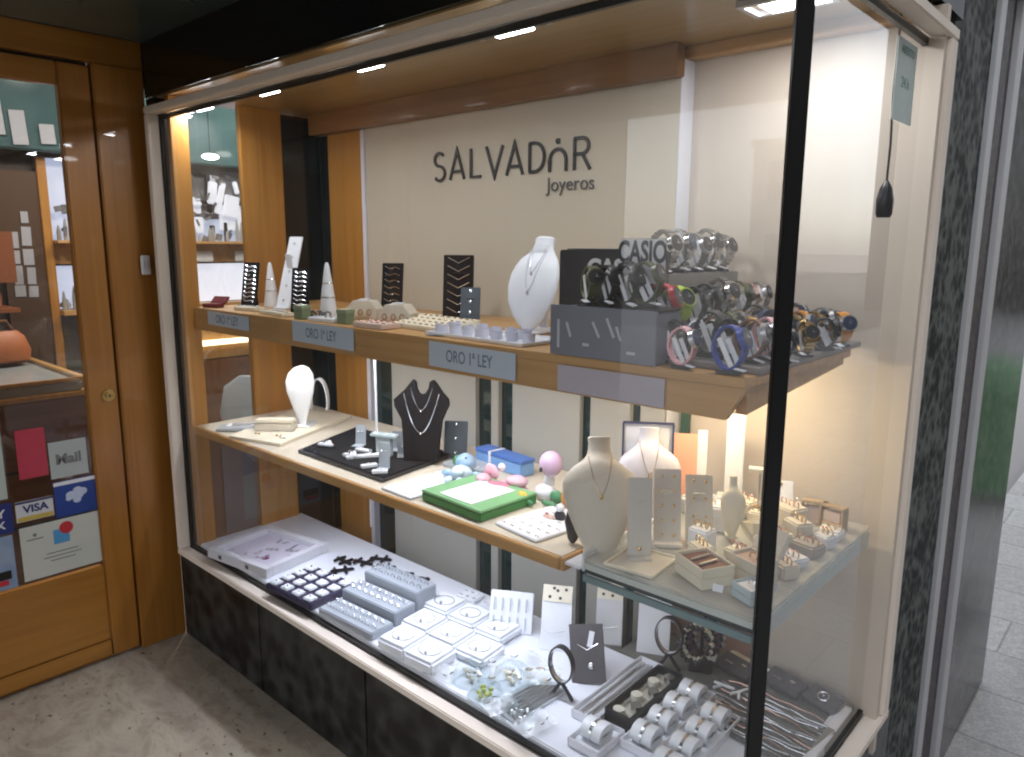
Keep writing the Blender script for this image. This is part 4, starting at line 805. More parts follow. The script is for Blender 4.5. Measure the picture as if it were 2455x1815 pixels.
g = G(); pr = [(.048 + .034 * math.cos(a), .085 + .085 * math.sin(a)) for a in [PI * 1.12 - PI * 1.24 * k / 18 for k in range(19)]]; g.band(pr, .030, .003, off=.05, closed=False); g.out('loop', SHEEN, t)
G().box(.0, .02, .003, .07, .09, .006, bev=.002).out('foot', SHEEN, t)
t = thing('black_tray', 'flat black tray carrying white ring cards and the black velvet bust', 'tray', (0, 0, ZM), 0)
g = G(); g.prism([(-1.60, .085), (-1.155, .078), (-1.20, .395), (-1.72, .40)], 0, .010); g.out('tray_base', BLKP, t)
g = G(); g.prism([(-1.59, .095), (-1.165, .088), (-1.205, .385), (-1.705, .39)], .0102, .0125); g.out('felt', VELV, t)
cr_l = [('small white cross shaped ring holder at the left of the black tray', -1.555, .16), ('white cross shaped ring holder in the middle of the black tray', -1.39, .14)]
for lb, x, y in cr_l:
    t = thing('ring_holder', lb, 'ring holder', (x, y, ZM + .0128), R(20), 'white cross shaped ring holders')
    G().box(0, 0, .008, .055, .018, .010, bev=.003).box(.0, .012, .009, .018, .05, .0095, (0, 0, .5), .003).out('cross', WHITEC, t); G().tube([(.008 * math.cos(q), 0, .018 + .008 * math.sin(q)) for q in [j * PI / 6 for j in range(12)]], .0014, 6, closed=True).out('ring', SILVER, t)
def l_card(x, y, rz, w_, h_, lb, m_=BLUGR):
    t = thing('earring_card', lb, 'earring card', (x, y, ZM + .0128), R(rz), 'upright earring cards on the black tray')
    g = G(); g.box(0, 0, h_ / 2 + .003, w_, .0025, h_, (-.12, 0, 0), .001); g.out('card', m_, t); G().box(0, -.018, .0015, w_, .04, .002, bev=.0005).out('foot', m_, t)
    G().sph(-.006, -.006, h_ * .7, .003, n=8).sph(.006, -.006, h_ * .7, .003, n=8).out('earring', SILVER, t)
l_card(-1.50, .26, 30, .036, .062, 'upright pale grey earring card at the back left of the black tray')
l_card(-1.37, .31, 34, .04, .055, 'upright pale grey earring card behind the hanging rod')
l_card(-1.30, .28, 50, .045, .04, 'low wide pale grey earring card right of the hanging rod')
l_card(-1.235, .15, 34, .034, .075, 'tallest pale grey earring card in front of the black bust')
for k, (x, y, L_, rz, lb) in enumerate(((-1.36, .18, .13, 60, 'long white ring strip lying across the black tray'), (-1.42, .21, .06, 10, 'short white ring strip lying behind the long one'), (-1.27, .12, .05, 70, 'small white ring finger lying at the front of the black tray'), (-1.20, .105, .045, 50, 'small white ring finger at the front right of the black tray'))):
    earring_pad((x, y, ZM + .0128), R(rz), L_, .02, .010, WHITEC, lb, 4 if L_ > .05 else 1, 1, name='ring_strip', cat='ring display', jn='ring')
t = thing('acrylic_post', 'clear stepped acrylic post at the front of the hanging rod', 'stand', (-1.335, .23, ZM + .0128), R(20))
G().box(0, 0, .03, .05, .02, .06, bev=.002).out('block', mat('milky_acrylic', (.5, .58, .6), .15), t); G().box(0, 0, .066, .09, .03, .010, bev=.002).out('cap', mat('milky_acrylic', (.5, .58, .6), .15), t)
# black velvet bust: flat silhouette with a notch
t = thing('necklace_bust', 'black velvet bust with a U shaped neck and two silver necklaces', 'display bust', (-1.215, .275, ZM + .0128), R(36))
out_ = [(-.052, 0), (-.056, .07), (-.062, .125), (-.085, .165), (-.088, .185), (-.055, .215), (-.035, .240), (-.028, .248), (-.020, .240), (-.018, .222), (-.010, .207), (0, .203), (.012, .207), (.021, .222), (.024, .242), (.034, .248), (.044, .238), (.062, .212), (.082, .190), (.084, .172), (.064, .125), (.058, .07), (.054, 0)]
Mb = Matrix.Rotation(-.16, 4, 'X') @ Matrix.Rotation(PI / 2, 4, 'X')
g = G(); g.prism(out_, -.012, .012, Mb)
es = [e for e in g.b.edges if len(e.link_faces) == 2 and e.calc_face_angle() > 1.2]; bmesh.ops.bevel(g.b, geom=es, offset=.006, segments=3, affect='EDGES'); g.out('bust_form', VELV, t)
G().box(0, .05, .004, .10, .10, .008, bev=.003).out('base', VELV, t); G().box(0, .055, .075, .03, .006, .16, (.3, 0, 0)).out('back_strut', VELV, t)
for a, lo, tp, r1 in ((.055, .085, .205, .0022), (.034, .155, .222, .0009)):
    pts = [Mb @ Vector((a * s_, lo + (tp - lo) * abs(s_) ** 1.9, .0145)) for s_ in [-1 + k / 12 for k in range(25)]]
    c = G().tube(pts, r1, 6).out('necklace', SILVER, t); p = pts[12]; G().sph(p.x, p.y - .002, p.z - .003, .004, n=8).out('pendant', SILVER, c)
card_holder((-1.195, .40, ZM), R(36), .075, .115, R(14), NAVY, 'dark blue grey stand half hidden behind the black velvet bust', 3, style='charm')
earring_pad((-1.045, .16, ZM), R(-2), .13, .24, .006, PAPER, 'white sheet of tiny earrings right of the black tray', 6, 10, cat='earring sheet', name='earring_sheet', rs=.0018)
earring_pad((-1.08, .37, ZM), R(4), .15, .12, .012, BLUGR, 'pale blue grey pad behind the white earring sheet', 2, 2, cat='earring pad')
t = thing('green_box', 'flat green box with a white card on its lid', 'box', (-.845, .155, ZM), R(-3)); GR = mat('bright_green_card', (.17, .36, .17), .5, noise=(.2, .42, .2), scale=10)
G().bb(-.115, .115, -.10, .10, 0, .022, .002).out('box_body', mat('deep_green_card', (.04, .2, .05), .5), t); G().bb(-.116, .116, -.101, .101, .0222, .029, .002).out('lid', GR, t); G().bb(-.06, .065, -.085, .07, .0292, .0305).out('card', PAPER, t)
t = thing('blue_box', 'light blue gift box standing behind the toys', 'box', (-1.00, .42, ZM), R(-6)); t.scale = (1, .9, .72); BB = mat('sky_blue_card', (.14, .3, .6), .5, noise=(.2, .38, .68), scale=14)
G().bb(-.105, .105, -.03, .03, 0, .055, .003).out('box_body', BB, t); G().bb(-.107, .107, -.032, .032, .0552, .068, .002).out('lid', mat('mid_blue_card', (.08, .18, .5), .5), t); G().bb(-.04, -.03, -.0335, .0335, .003, .0695).out('ribbon', PAPER, t)
def toy(name, lb, loc, rz, parts, cat='toy', sc=1):
    t = thing(name, lb, cat, loc, R(rz)); t.scale = (sc, sc, sc)
    for nm, col, shapes in parts:
        g = G()
        for sh in shapes: g.sph(*sh)
        g.out(nm, mat('toy_' + col, {'blue': (.3, .45, .62), 'pale': (.52, .64, .72), 'pink': (.68, .42, .50), 'rose': (.5, .2, .27), 'violet': (.60, .42, .60), 'dark': (.02, .02, .03), 'green': (.08, .26, .12), 'yellow': (.7, .45, .05), 'orange': (.6, .25, .06), 'white': (.75, .75, .8), 'skin': (.75, .5, .4)}[col], .45, bump=.5, scale=70), t)
    return t
toy('baby_toy', 'pale blue baby rattle figure lying left of the pink toys', (-1.0, .24, ZM), 20, [('body', 'pale', [(0, 0, .022, .03, .022, .02), (.0, -.02, .03, .018, .015, .012)]), ('head', 'blue', [(-.01, .045, .034, .026, .024, .026)]), ('arm', 'blue', [(.035, .01, .018, .018, .009, .009)]), ('arm', 'blue', [(-.038, .0, .018, .018, .009, .009)]), ('foot', 'pale', [(.014, -.04, .014, .010, .014, .010)]), ('foot', 'pale', [(-.016, -.04, .014, .010, .014, .010)]), ('eye', 'dark', [(-.002, .03, .052, .003)])], sc=1.15)
toy('baby_toy', 'green and blue round baby toy tucked beside the blue gift box', (-1.10, .33, ZM), 0, [('body', 'green', [(0, 0, .02, .025, .02, .02)]), ('cap', 'blue', [(.02, .012, .036, .016, .012, .010)])])
toy('baby_toy', 'pink baby pacifier toy with rosy centre lying in front of the blue gift box', (-.93, .29, ZM), 0, [('shield', 'pink', [(0, 0, .03, .028, .012, .026)]), ('centre', 'rose', [(0, -.010, .03, .012, .008, .012)]), ('ring', 'pink', [(.0, -.02, .012, .02, .016, .008)]), ('wing', 'white', [(.03, .012, .05, .012, .01, .012)])])
toy('pink_dish', 'flat pink dish shaped toy in front of the pink ball rattle', (-.84, .24, ZM), 10, [('dish', 'pink', [(0, 0, .014, .075, .05, .013)]), ('hollow', 'rose', [(-.012, -.006, .024, .042, .024, .005)]), ('petal', 'pink', [(-.06, .004, .03, .02, .018, .012)]), ('petal', 'pink', [(.03, .02, .034, .03, .022, .014)])], sc=1.1)
toy('ball_rattle', 'pink violet ball rattle with a black eye on a white neck', (-.72, .30, ZM), 0, [('ball', 'violet', [(0, .0, .098, .032, .031, .034)]), ('eye', 'dark', [(-.010, -.030, .086, .005, .004, .007)]), ('neck', 'white', [(-.006, 0, .05, .016, .015, .022)]), ('foot', 'white', [(-.01, -.01, .02, .032, .026, .022)])])
toy('flower_charm', 'yellow round charm at the front of the pink toys', (-.745, .215, ZM), 0, [('flower', 'yellow', [(0, 0, .02, .017, .012, .018)]), ('leaf', 'green', [(.022, .002, .01, .014, .006, .008)]), ('bead', 'orange', [(.004, -.011, .022, .006, .003, .006)])])
toy('flower_charm', 'orange and green charm right of the yellow one', (-.655, .275, ZM), 0, [('flower', 'orange', [(.01, 0, .026, .018, .014, .02)]), ('leaf', 'green', [(-.025, 0, .022, .02, .010, .018)]), ('stem', 'green', [(-.03, -.025, .008, .025, .006, .008)])])
toy('seated_charm', 'small black and skin coloured charm near the black oval holder', (-.60, .19, ZM), 0, [('body', 'dark', [(0, 0, .014, .016, .012, .014)]), ('head', 'white', [(.0, .0, .034, .011, .010, .010)]), ('arm', 'skin', [(-.024, -.012, .008, .02, .008, .008)]), ('dot', 'rose', [(-.03, -.014, .017, .006, .004, .003)])])
earring_pad((-.615, .155, ZM), R(-8), .15, .20, .006, PAPER, 'white sheet of small stud earrings at the street end of the middle shelf', 5, 6, cat='earring sheet', name='earring_sheet', rs=.0026)
t = thing('oval_holder', 'black oval disc standing on edge behind the large cream bust', 'bracelet holder', (-.495, .105, ZM - .0), R(25))
G().loft([(0, 0, 0, .005, .004), (0, 0, .010, .012, .007), (0, 0, .05, .02, .009), (0, 0, .085, .011, .007), (0, 0, .1, .003, .003)], 18).out('disc', BLKP, t)
# large busts
bust((-.405, .085, ZM - .008), R(40), .262, .165, R(21), CREAMP, 'large cream bust with a fine chain overhanging the corner glass shelf', chains=((.50, .86, .34, .0006),), cm=GOLD, thick=.34)
bust((-.425, .31, ZM - .004), R(36), .235, .15, R(16), mat('cool_white_bust', (.66, .64, .7), .45, bump=.3, scale=90), 'paler bust with a dark rimmed back standing behind the large cream bust', chains=((.52, .88, .34, .0006),), cm=GOLD, thick=.3)
t = thing('picture_frame', 'dark rimmed white frame standing behind the paler bust', 'frame', (-.47, .37, ZM), R(34))
G().box(0, 0, .12, .125, .006, .235, (-.12, 0, 0), .002).out('back_plate', WHITE, t); g = G()
for x, z, a, b in ((0, .236, .125, .006), (-.061, .12, .005, .23), (.061, .12, .005, .23)): g.box(x, -.006 + (z - .12) * .12, z, a, .004, b, (-.12, 0, 0))
g.out('rim', mat('indigo_rim', (.03, .03, .09), .3), t)
t = thing('orange_card', 'tall salmon and white brochure leaning beside the green strip', 'brochure', (-.44, .50, ZM), R(30))
g = G(); g.box(-.005, 0, .095, .075, .003, .19, (-.14, .0, 0)); g.out('salmon_half', mat('salmon_card', (.75, .33, .2), .55, noise=(.8, .4, .27), scale=10), t); g = G(); g.box(.045, .006, .1, .024, .003, .2, (-.14, 0, 0)); g.out('white_half', PAPER, t)

# ---- glass corner shelf
earring = GOLD
t = card_holder((-.315, .10, ZG), R(40), .05, .17, R(10), mat('clear_stand', (.62, .58, .52), .15), 'tall translucent stand in front of the paler bust on the glass shelf', 1, style='charm', pm=GOLD)
card_holder((-.31, .205, ZG), R(38), .06, .165, R(16), mat('clear_stand_back', (.68, .64, .57), .2), 'tall cream stand with hanging gold earrings', 5, style='dots', pm=GOLD)
card_holder((-.262, .26, ZG), R(36), .06, .15, R(20), CREAMP, 'cream slanted stand behind the gold earrings', 4, style='dots', pm=GOLD)
t = tray((-.30, .085, ZG), R(5), .10, .11, .006, IVORY, 'small cream tray under the tall translucent stand', inner=CREAMP)
ring_box((-.168, .105, ZG), R(-28), .095, .075, .042, IVORY, mat('brown_satin', (.12, .02, .015), .35), 'cream box with brown satin holding two silver cufflinks', content='links', cm=SILVER)
ring_box((-.095, .165, ZG), R(-20), .075, .06, .05, CREAMP, mat('beige_satin', (.5, .36, .28), .5), 'cream jewellery box with beige cushion beside the brown one', cm=ROSE, lid=.5)
ring_box((-.060, .085, ZG), R(-25), .055, .05, .03, mat('milky_acrylic', (.5, .58, .6), .15), WHITE, 'clear acrylic cube box at the front corner of the glass shelf', cm=SILVER)
bust((-.22, .33, ZG), R(36), .135, .055, R(6), IVORY, 'small narrow ivory bust in the middle of the glass shelf', thick=.4)
t = thing('white_column', 'tall white necklace easel at the back of the glass shelf', 'display stand', (-.33, .56, ZG), R(30)); G().box(0, 0, .115, .045, .010, .23, (-.05, 0, 0), .003).out('board', WHITE, t); G().box(0, .02, .004, .07, .07, .008, bev=.002).out('foot', WHITE, t)
ring_box((-.33, .44, ZG), R(-10), .14, .09, .035, WHITE, PAPER, 'white open box behind the gold earring stand', content='ring')
card_holder((-.20, .55, ZG), R(30), .06, .085, R(20), WHITE, 'white slanted stand by the cream wall', 2, style='charm', pm=GOLD)
t = thing('t_bar_stand', 'thin T shaped bracelet bar stand behind the corner bar', 'bracelet stand', (-.21, .44, ZG), R(20)); G().cyl(0, 0, .07, .003, .003, .135, n=10).out('post', STEEL, t); G().cyl(0, 0, .138, .007, .007, .05, (0, PI / 2, 0)).out('crossbar', IVORY, t); G().cyl(0, 0, .003, .022, .02, .006).out('foot', IVORY, t)
t = thing('bracelet_ramp', 'pale ramp with a grey edge behind the T bar stand', 'display stand', (-.185, .40, ZG), R(-50)); g = G(); g.prism([(-.05, 0), (.05, 0), (.05, .045), (-.05, .01)], -.03, .03, Matrix.Rotation(PI / 2, 4, 'X')); g.out('ramp', IVORY, t); G().box(0, -.0305, .012, .098, .0015, .008).out('grey_edge', STEEL, t)
G_ = 'ring rests on the glass shelf'
for k, (x, y, w_, h_, mm, lb) in enumerate(((-.16, .24, .05, .022, IVORY, 'low ivory ring rest behind the cufflink box'), (-.125, .30, .05, .04, CREAMP, 'taller cream ring rest left of the corner bar in the middle of the shelf'), (-.075, .29, .07, .02, WHITEC, 'flat white ring rest close to the side pane'), (-.11, .43, .055, .045, CREAMP, 'cream cube shaped ring rest at the back right of the glass shelf'), (-.065, .37, .06, .025, mat('grey_beige', (.4, .36, .32), .5), 'grey beige ring rest near the side pane'), (-.06, .49, .055, .022, WHITE, 'white ring rest at the far right end of the glass shelf'), (-.16, .50, .07, .05, CREAMP, 'cream ring rest against the wall in the middle'), (-.24, .23, .05, .05, WHITE, 'white ring rest between gold earrings and cufflink box'))):
    u = thing('ring_rest', lb, 'ring rest', (x, y, ZG), R(random.uniform(-40, 0)), G_)
    g = G(); g.box(0, 0, h_ / 2, w_, w_ * .8, h_, bev=.004); g.out('block', mm, u)
    for q in (-.25, .1, .3): 
        g = G(); g.tube([(q * w_ + .008 * math.cos(a), 0, h_ + .006 + .008 * math.sin(a)) for a in [j * PI / 7 for j in range(14)]], .0015, 6, closed=True); g.out('ring', GOLD if k % 2 else ROSE, u)
for k, (x, y, rz, lb) in enumerate(((-.075, .55, -10, 'cream arch bracelet stand with a tan bar at the far end of the glass shelf'), (-.12, .555, 15, 'cream arch bracelet stand next to the far end one'))):
    u = thing('arch_stand', lb, 'bracelet stand', (x, y, ZG), R(rz), 'cream arch bracelet stands')
    G().bb(-.03, -.024, -.012, .012, 0, .05, .001).bb(.024, .03, -.012, .012, 0, .05, .001).bb(-.03, .03, -.012, .012, .0502, .057, .002).out('arch', mat('tan_leatherette', (.45, .33, .2), .5), u); G().box(0, 0, .022, .046, .016, .044, bev=.003).out('cushion', mat('pink_cream_pad', (.66, .52, .45), .6), u)

# ---- deck, from the door end
t = tray((-1.92, .135, ZD), R(9), .27, .22, .035, mat('pale_frame_box', (.62, .62, .66), .45), 'large white box frame with lilac jewellery bed and a purple dot', rim=.028, inner=mat('lilac_bed', (.55, .52, .62), .6, bump=.6, scale=120))
for x in (-.09, .06): G().bb(x - .008, x + .008, -.1392, -.1382, .010, .024).out('side_slot', NAVY, t)
G().cyl(.05, -.05, .0165, .012, .012, .003).out('purple_dot', mat('plum_dot', (.2, .04, .12), .5), t)
random.seed(2)
for k in range(26): 
    x, y = random.uniform(-.12, .12), random.uniform(-.09, .09); G().tube([(x + .007 * math.cos(q), y + .007 * math.sin(q), .018) for q in [j * PI / 5 for j in range(10)]], .0012, 5, closed=True).out('ring', STEEL, t)
t = thing('ring_tray', 'dark violet ring tray with rows of small white squares', 'ring tray', (-1.555, .075, ZD), R(4)); VT = mat('dark_violet', (.03, .025, .06), .4)
g = G(); g.bb(-.12, .12, -.085, .105, 0, .022, .003); g.out('tray_base', VT, t)
for i in range(4):
    for j in range(4):
        x = -.09 + i * .06; y = -.062 + j * .046
        c = G().bb(x - .018, x + .018, y - .016, y + .016, .0225, .032, .003).out('square', WHITEC, t); G().sph(x, y, .034, .004, n=8).out('ring', SILVER, c)
for k, (x, y, lb) in enumerate(((-1.66, .285, 'black cross shaped earring spider nearest the ring tray'), (-1.60, .325, 'black cross shaped earring spider second from the ring tray'), (-1.575, .385, 'black cross shaped earring spider furthest back'), (-1.51, .35, 'black cross shaped earring spider at the right of the cluster'), (-1.60, .235, 'black cross shaped piece beside the grey stepped blocks'))):
    u = thing('earring_spider', lb, 'earrings', (x, y, ZD), R(15 * k), 'black cross shaped earrings on the deck')
    G().box(0, 0, .006, .085, .014, .010, bev=.004).box(.012, 0, .0065, .013, .065, .009, bev=.004).box(-.025, 0, .0065, .013, .055, .009, bev=.004).out('cross', BLKP, u); G().box(.0, .022, .004, .018, .018, .006, bev=.002).out('white_square', WHITEC, u)
for x, y, lb in ((-1.405, .365, 'small black pebble shaped piece on the deck, left one'), (-1.335, .375, 'small black pebble shaped piece on the deck, right one')):
    u = thing('black_earring', lb, 'earring', (x, y, ZD), 0, 'small black pieces on the deck'); G().sph(0, 0, .007, .024, .012, .008).out('stone', BLKP, u); G().sph(.016, .006, .011, .010, .012, .007).out('bead', BLKP, u)
for k, (x, y, h_, sy, lb) in enumerate(((-1.275, .055, .024, .085, 'lowest grey ring block, nearest the front pane'), (-1.285, .15, .048, .085, 'middle grey ring block of the three steps'), (-1.295, .245, .074, .085, 'tallest grey ring block of the three steps'))):
    u = thing('ring_block', lb, 'ring display', (x, y, ZD), R(3), 'grey stepped ring blocks')
    G().bb(-.125, .125, -sy / 2, sy / 2, 0, h_, .003).out('block', mat('grey_blue_velvet', (.30, .33, .37), .6, noise=(.34, .37, .41), scale=20), u)
    for i in range(8):
        for j in (-1, 1):
            G().tube([(-.105 + i * .03 + .0085 * math.cos(q), j * .016, h_ + .003 + .0085 * math.sin(q)) for q in [a * PI / 6 for a in range(12)]], .0017, 5, closed=True).out('ring', SILVER, u)
pi_ = 0
for i in range(3):
    for j in range(3):
        if i == 2 and j == 0: continue
        x = -1.055 + i * .115 - j * .04; y = .06 + j * .116; pi_ += 1
        u = thing('chain_pad', ('front', 'middle', 'back')[j] + ' row white square pad with fine chains, ' + ('nearest the grey blocks', 'middle column', 'nearest the dotted stands')[i], 'jewellery pad', (x, y, ZD), R(5), 'white square pads on the deck'); u.scale = (1.12, 1.12, 1.5)
        G().bb(-.047, .047, -.047, .047, 0, .026 if j < 1 else .020, .006).out('pad', WHITEC, u); zt = .026 if j < 1 else .020
        G().tube([(.03 * math.cos(a), .026 * math.sin(a), zt + .0008) for a in [q * PI / 10 for q in range(20)]], .0009, 5, closed=True).out('chain', SILVER, u); G().sph(0.005, -.02, zt + .003, .004, n=8).out('pendant', STEEL, u)
# standing displays
t = thing('ribbed_stand', 'white ribbed chain stand with grey slots leaning at the back of the deck', 'display stand', (-.90, .345, ZD), R(30))
G().box(0, 0, .055, .13, .010, .12, (-.35, 0, 0), .003).out('board', WHITEC, t); 
for i in range(5):
    for j in range(2): G().box(-.05 + i * .024, -.0065 + .35 * 0, .03 + j * .05, .004, .003, .038, (-.35, 0, 0)).out('slot', BLUGR, t)
for o in [c for c in t.children if c.name.startswith('slot')]:
    o.location = (0, (o.data.vertices[0].co.z - .055) * .36 - .0, 0)
def dotted(loc, rz, w_, h_, lb, m_):
    t = thing('dotted_stand', lb, 'display stand', loc, rz, 'tall stands with black dotted caps')
    g = G(); g.prism([(-.035, 0), (.035, 0), (.02, h_ * .8), (.012, h_), (-.01, h_ * .78)], -w_ / 2, w_ / 2, Matrix.Rotation(PI / 2, 4, 'Z') @ Matrix.Rotation(PI / 2, 4, 'X')); g.out('board', m_, t)
    a = math.atan2(h_ * .22, .022); Mc = Matrix.Translation((0, .001, h_ * .89)) @ Matrix.Rotation(a, 4, 'X')
    g = G(); g.box(0, 0, .0015, w_ * .98, .046, .003); g._m(Mc, g.b.verts); g.out('cap', IVORY, t)
    for x, y in ((-.25, -.01), (.0, .008), (.28, .012), (.1, -.012), (-.12, .014)):
        g = G(); g.cyl(x * w_, y, .0035, .0045, .0045, .002, n=10); g._m(Mc, g.b.verts); g.out('dot', BLKP, t)
    G().tube([(-w_ * .3, -.03, h_ * .35), (-.01, -.034, h_ * .3), (w_ * .3, -.03, h_ * .34)], .001, 5).out('chain', SILVER, t)
dotted((-.745, .37, ZD), R(30), .085, .175, 'left tall pale stand with a cream cap of black dots', WHITEC)
dotted((-.655, .50, ZD), R(30), .075, .165, 'right tall stand with a cream cap of black dots behind the charcoal card', mat('grey_white_stand', (.6, .6, .6), .5))
t = thing('white_lid', 'bright white slanted card standing between the dotted stand and the black cluster', 'card', (-.525, .53, ZD), R(25)); G().box(0, 0, .075, .09, .004, .16, (-.2, 0, 0), .001).out('card', PAPER, t); G().box(0, .02, .003, .06, .05, .005).out('foot', PAPER, t)
def dome(loc, r, h_, lb, inner):
    t = thing('clear_dome', lb, 'plastic dome', loc, R(20), 'clear plastic domes on the deck')
    g = G(); g.loft([(0, 0, 0, r * 1.15, r), (0, 0, .003, r * 1.15, r), (0, 0, .004, r, r * .85), (0, 0, h_ * .7, r * .85, r * .72), (0, 0, h_, r * .45, r * .4)], 24); g.out('dome', CLEAR, t)
    random.seed(int(r * 1e4)); g = G()
    for k in range(9): g.sph(random.uniform(-.5, .5) * r, random.uniform(-.4, .4) * r, .008 + random.uniform(0, .01), .007, .006, .006, n=8)
    g.out('sweets', inner, t)
dome((-.80, .085, ZD), .055, .05, 'clear plastic dome with beige contents in front of the white pads', mat('beige_bits', (.5, .48, .4), .5))
dome((-.715, .05, ZD), .045, .045, 'clear plastic dome with yellow green contents by the front pane', mat('yellow_green', (.42, .46, .06), .5))
dome((-.60, .045, ZD), .04, .04, 'clear plastic dome with silver contents near the bare deck corner', SILVER)
dome((-.715, .15, ZD), .055, .05, 'clear plastic dome with cream contents behind the yellow green one', IVORY)
t = thing('bangle_row', 'row of thin silver rods in a clear case left of the ring loop holder', 'bangles', (-.625, .115, ZD), R(86))
G().bb(-.09, .09, -.04, .04, 0, .006, .002).out('case_base', WHITE, t)
for k in range(6): G().cyl(0, -.032 + k * .013, .011, .0035, .0035, .17, (0, PI / 2, 0), 10).out('rod', STEEL, t)
G().bb(-.092, .092, -.043, .043, .0165, .018, .001).out('cover', CLEAR, t)
def loop_stand(loc, rz, r, lb, leg=True):
    t = thing('bracelet_loop', lb, 'bracelet stand', loc, rz, 'black edged oval bracelet loops')
    G().band([(r * .72 * math.cos(a), .045 + r + r * math.sin(a)) for a in [q * 2 * PI / 26 for q in range(26)]], .016, .003).out('loop', BLKP, t)
    G().band([((r - .004) * .72 * math.cos(a), .045 + r + (r - .004) * math.sin(a)) for a in [q * 2 * PI / 26 for q in range(26)]], .012, .0015).out('inner_band', SILVER, t)
    for s_ in (-1, 1): G().tube([(0, 0, .048), (s_ * .028, s_ * .01, .0)], .005, 6).out('leg', BLKP, t)
loop_stand((-.575, .175, ZD), R(5), .050, 'black oval bracelet loop on splayed legs in front of the charcoal card')
loop_stand((-.445, .475, ZD), R(10), .054, 'larger black oval bracelet loop standing at the back of the striped trays')
t = thing('charcoal_card', 'charcoal earring card leaning back left of the striped trays', 'earring card', (-.560, .275, ZD), R(30)); t.rotation_euler = (R(-22), R(-8), R(30))
G().box(0, 0, .075, .09, .007, .15, bev=.001).out('card', CHAR, t); G().sph(.008, -.005, .045, .008, .003, .009, n=10).out('pendant', SILVER, t); G().tube([(-.025, -.0045, .1), (0, -.0045, .085), (.03, -.0045, .1)], .0012, 5).out('chain', SILVER, t)
G().box(.012, -.0045, .112, .014, .002, .04, (0, .25, 0)).out('white_tab', PAPER, t)
def long_tray(loc, rz, L_, W_, lb, n, content):
    t = tray(loc, rz, L_, W_, .022, mat('white_gloss_tray', (.74, .74, .78), .3), lb, rim=.004, name='long_tray', group='long white trays at the street end of the deck', inner=mat('tray_bed', (.7, .73, .77), .5))
    return t
ang = R(91)
def along(o, a, b): return (o[0] + math.cos(ang) * a - math.sin(ang) * b, o[1] + math.sin(ang) * a + math.cos(ang) * b)
o0 = (-.480, .295)
t = long_tray((o0[0], o0[1], ZD), ang, .31, .062, 'long white tray of silver rod bracelets leftmost of the street end', 0, 0)
for k in range(5): G().box(0, -.022 + k * .011, .014, .29, .0055, .006, bev=.002).out('rod_bracelet', SILVER if k % 2 else WHITE, t)
x, y = along(o0, .0, -.075)
t = tray((x, y, ZD), ang, .24, .062, .042, BLKP, 'black sided tray of round charms between the white trays', rim=.005, name='charm_tray', inner=mat('olive_bed', (.5, .49, .42), .5))
for k in range(6):
    G().cyl(-.10 + k * .040, .012 * (-1) ** k, .028, .0155, .014, .016, n=18).out('charm', SILVER if k % 2 else mat('ivory_charm', (.62, .6, .5), .4), t)
G().box(0, .024, .024, .22, .008, .01, bev=.002).out('bar', SILVER, t)
def cushion(t, x, y, s=1.0, mm=None):
    c = G(); c.band([(.0, 0)] * 0 or [(x + .022 * s * math.cos(a),   .030 + .017 * s * math.sin(a)) for a in [q * 2 * PI / 20 for q in range(20)]], .040 * s, .021 * s, off=y); return c.out('cushion', mm or mat('silver_grey_cushion', (.74, .77, .8), .4, noise=(.8, .82, .85), scale=10), t)
for k, (a, b, n, lb) in enumerate(((-.195, -.065, 1, 'open white tray with a single cushion in front of the charm tray'), (-.02, -.158, 4, 'open white tray with a row of grey bracelet cushions'), (-.07, -.245, 4, 'front white tray with grey cushions at the bottom edge of the view'))):
    x, y = along(o0, a, b); L_ = .10 if n == 1 else .30
    t = long_tray((x, y, ZD), ang, L_, .078, lb, 0, 0)
    for q in range(n):
        xx = 0 if n == 1 else -L_ / 2 + .04 + q * .073
        c = cushion(t, xx, 0, 1.35); G().band([(xx + .0307 * math.cos(a_), .030 + .0245 * math.sin(a_)) for a_ in [w * 2 * PI / 22 for w in range(22)]], .007, .0012).out('bracelet', SILVER, t)
# dark cluster, cards and chains on the grey cloth
t = thing('watch_cluster', 'cluster of black and ivory beaded bracelets hanging on a stand behind the loops', 'bracelets', (-.385, .545, ZD), R(25)); t.scale = (1.25, 1.25, 1.35)
G().cyl(0, 0, .05, .004, .004, .10, n=8).out('post', BLKP, t); G().box(0, 0, .003, .05, .05, .006, bev=.002).out('foot', BLKP, t)
random.seed(8)
for k in range(6):
    a0 = -.7 + k * .25; g = G()
    for q in range(18):
        a = q * PI / 9; g.sph(.03 * math.cos(a) + k * .006 - .015, (k - 3) * .010, .062 + .038 * math.sin(a) + random.uniform(-.003, .003), .0058, n=8)
    g.out('beaded_bracelet', (BLKP, IVORY, BLKP, mat('plum_beads', (.12, .05, .1), .3), BLKP, STEEL)[k], t)
for k, (x, y, rz, lb) in enumerate(((-.30, .585, -14, 'leftmost charcoal card box with silver print on the grey cloth'), (-.175, .60, -16, 'middle charcoal card box with a white tab'), (-.075, .592, -18, 'rightmost charcoal card box with a round silver brooch'))):
    u = thing('card_box', lb, 'jewellery box', (x, y, ZD), R(rz), 'charcoal card boxes on the grey cloth')
    G().box(0, 0, .018, .105 if k < 2 else .09, .055, .016, (.35, 0, 0), .002).out('box_body', CHAR, u)
    g = G()
    if k < 2: g.box(-.02, -.008, .026, .025, .004, .002, (.35, 0, 0)).box(.02, .004, .03, .014, .006, .002, (.35, 0, 0)).out('print', SILVER, u)
    else: g.tube([(.014 * math.cos(a), .012 * math.sin(a), .0285 + .0045 * math.sin(a)) for a in [q * PI / 10 for q in range(20)]], .003, 6, closed=True).sph(0, 0, .030, .004, n=8).out('brooch', SILVER, u)
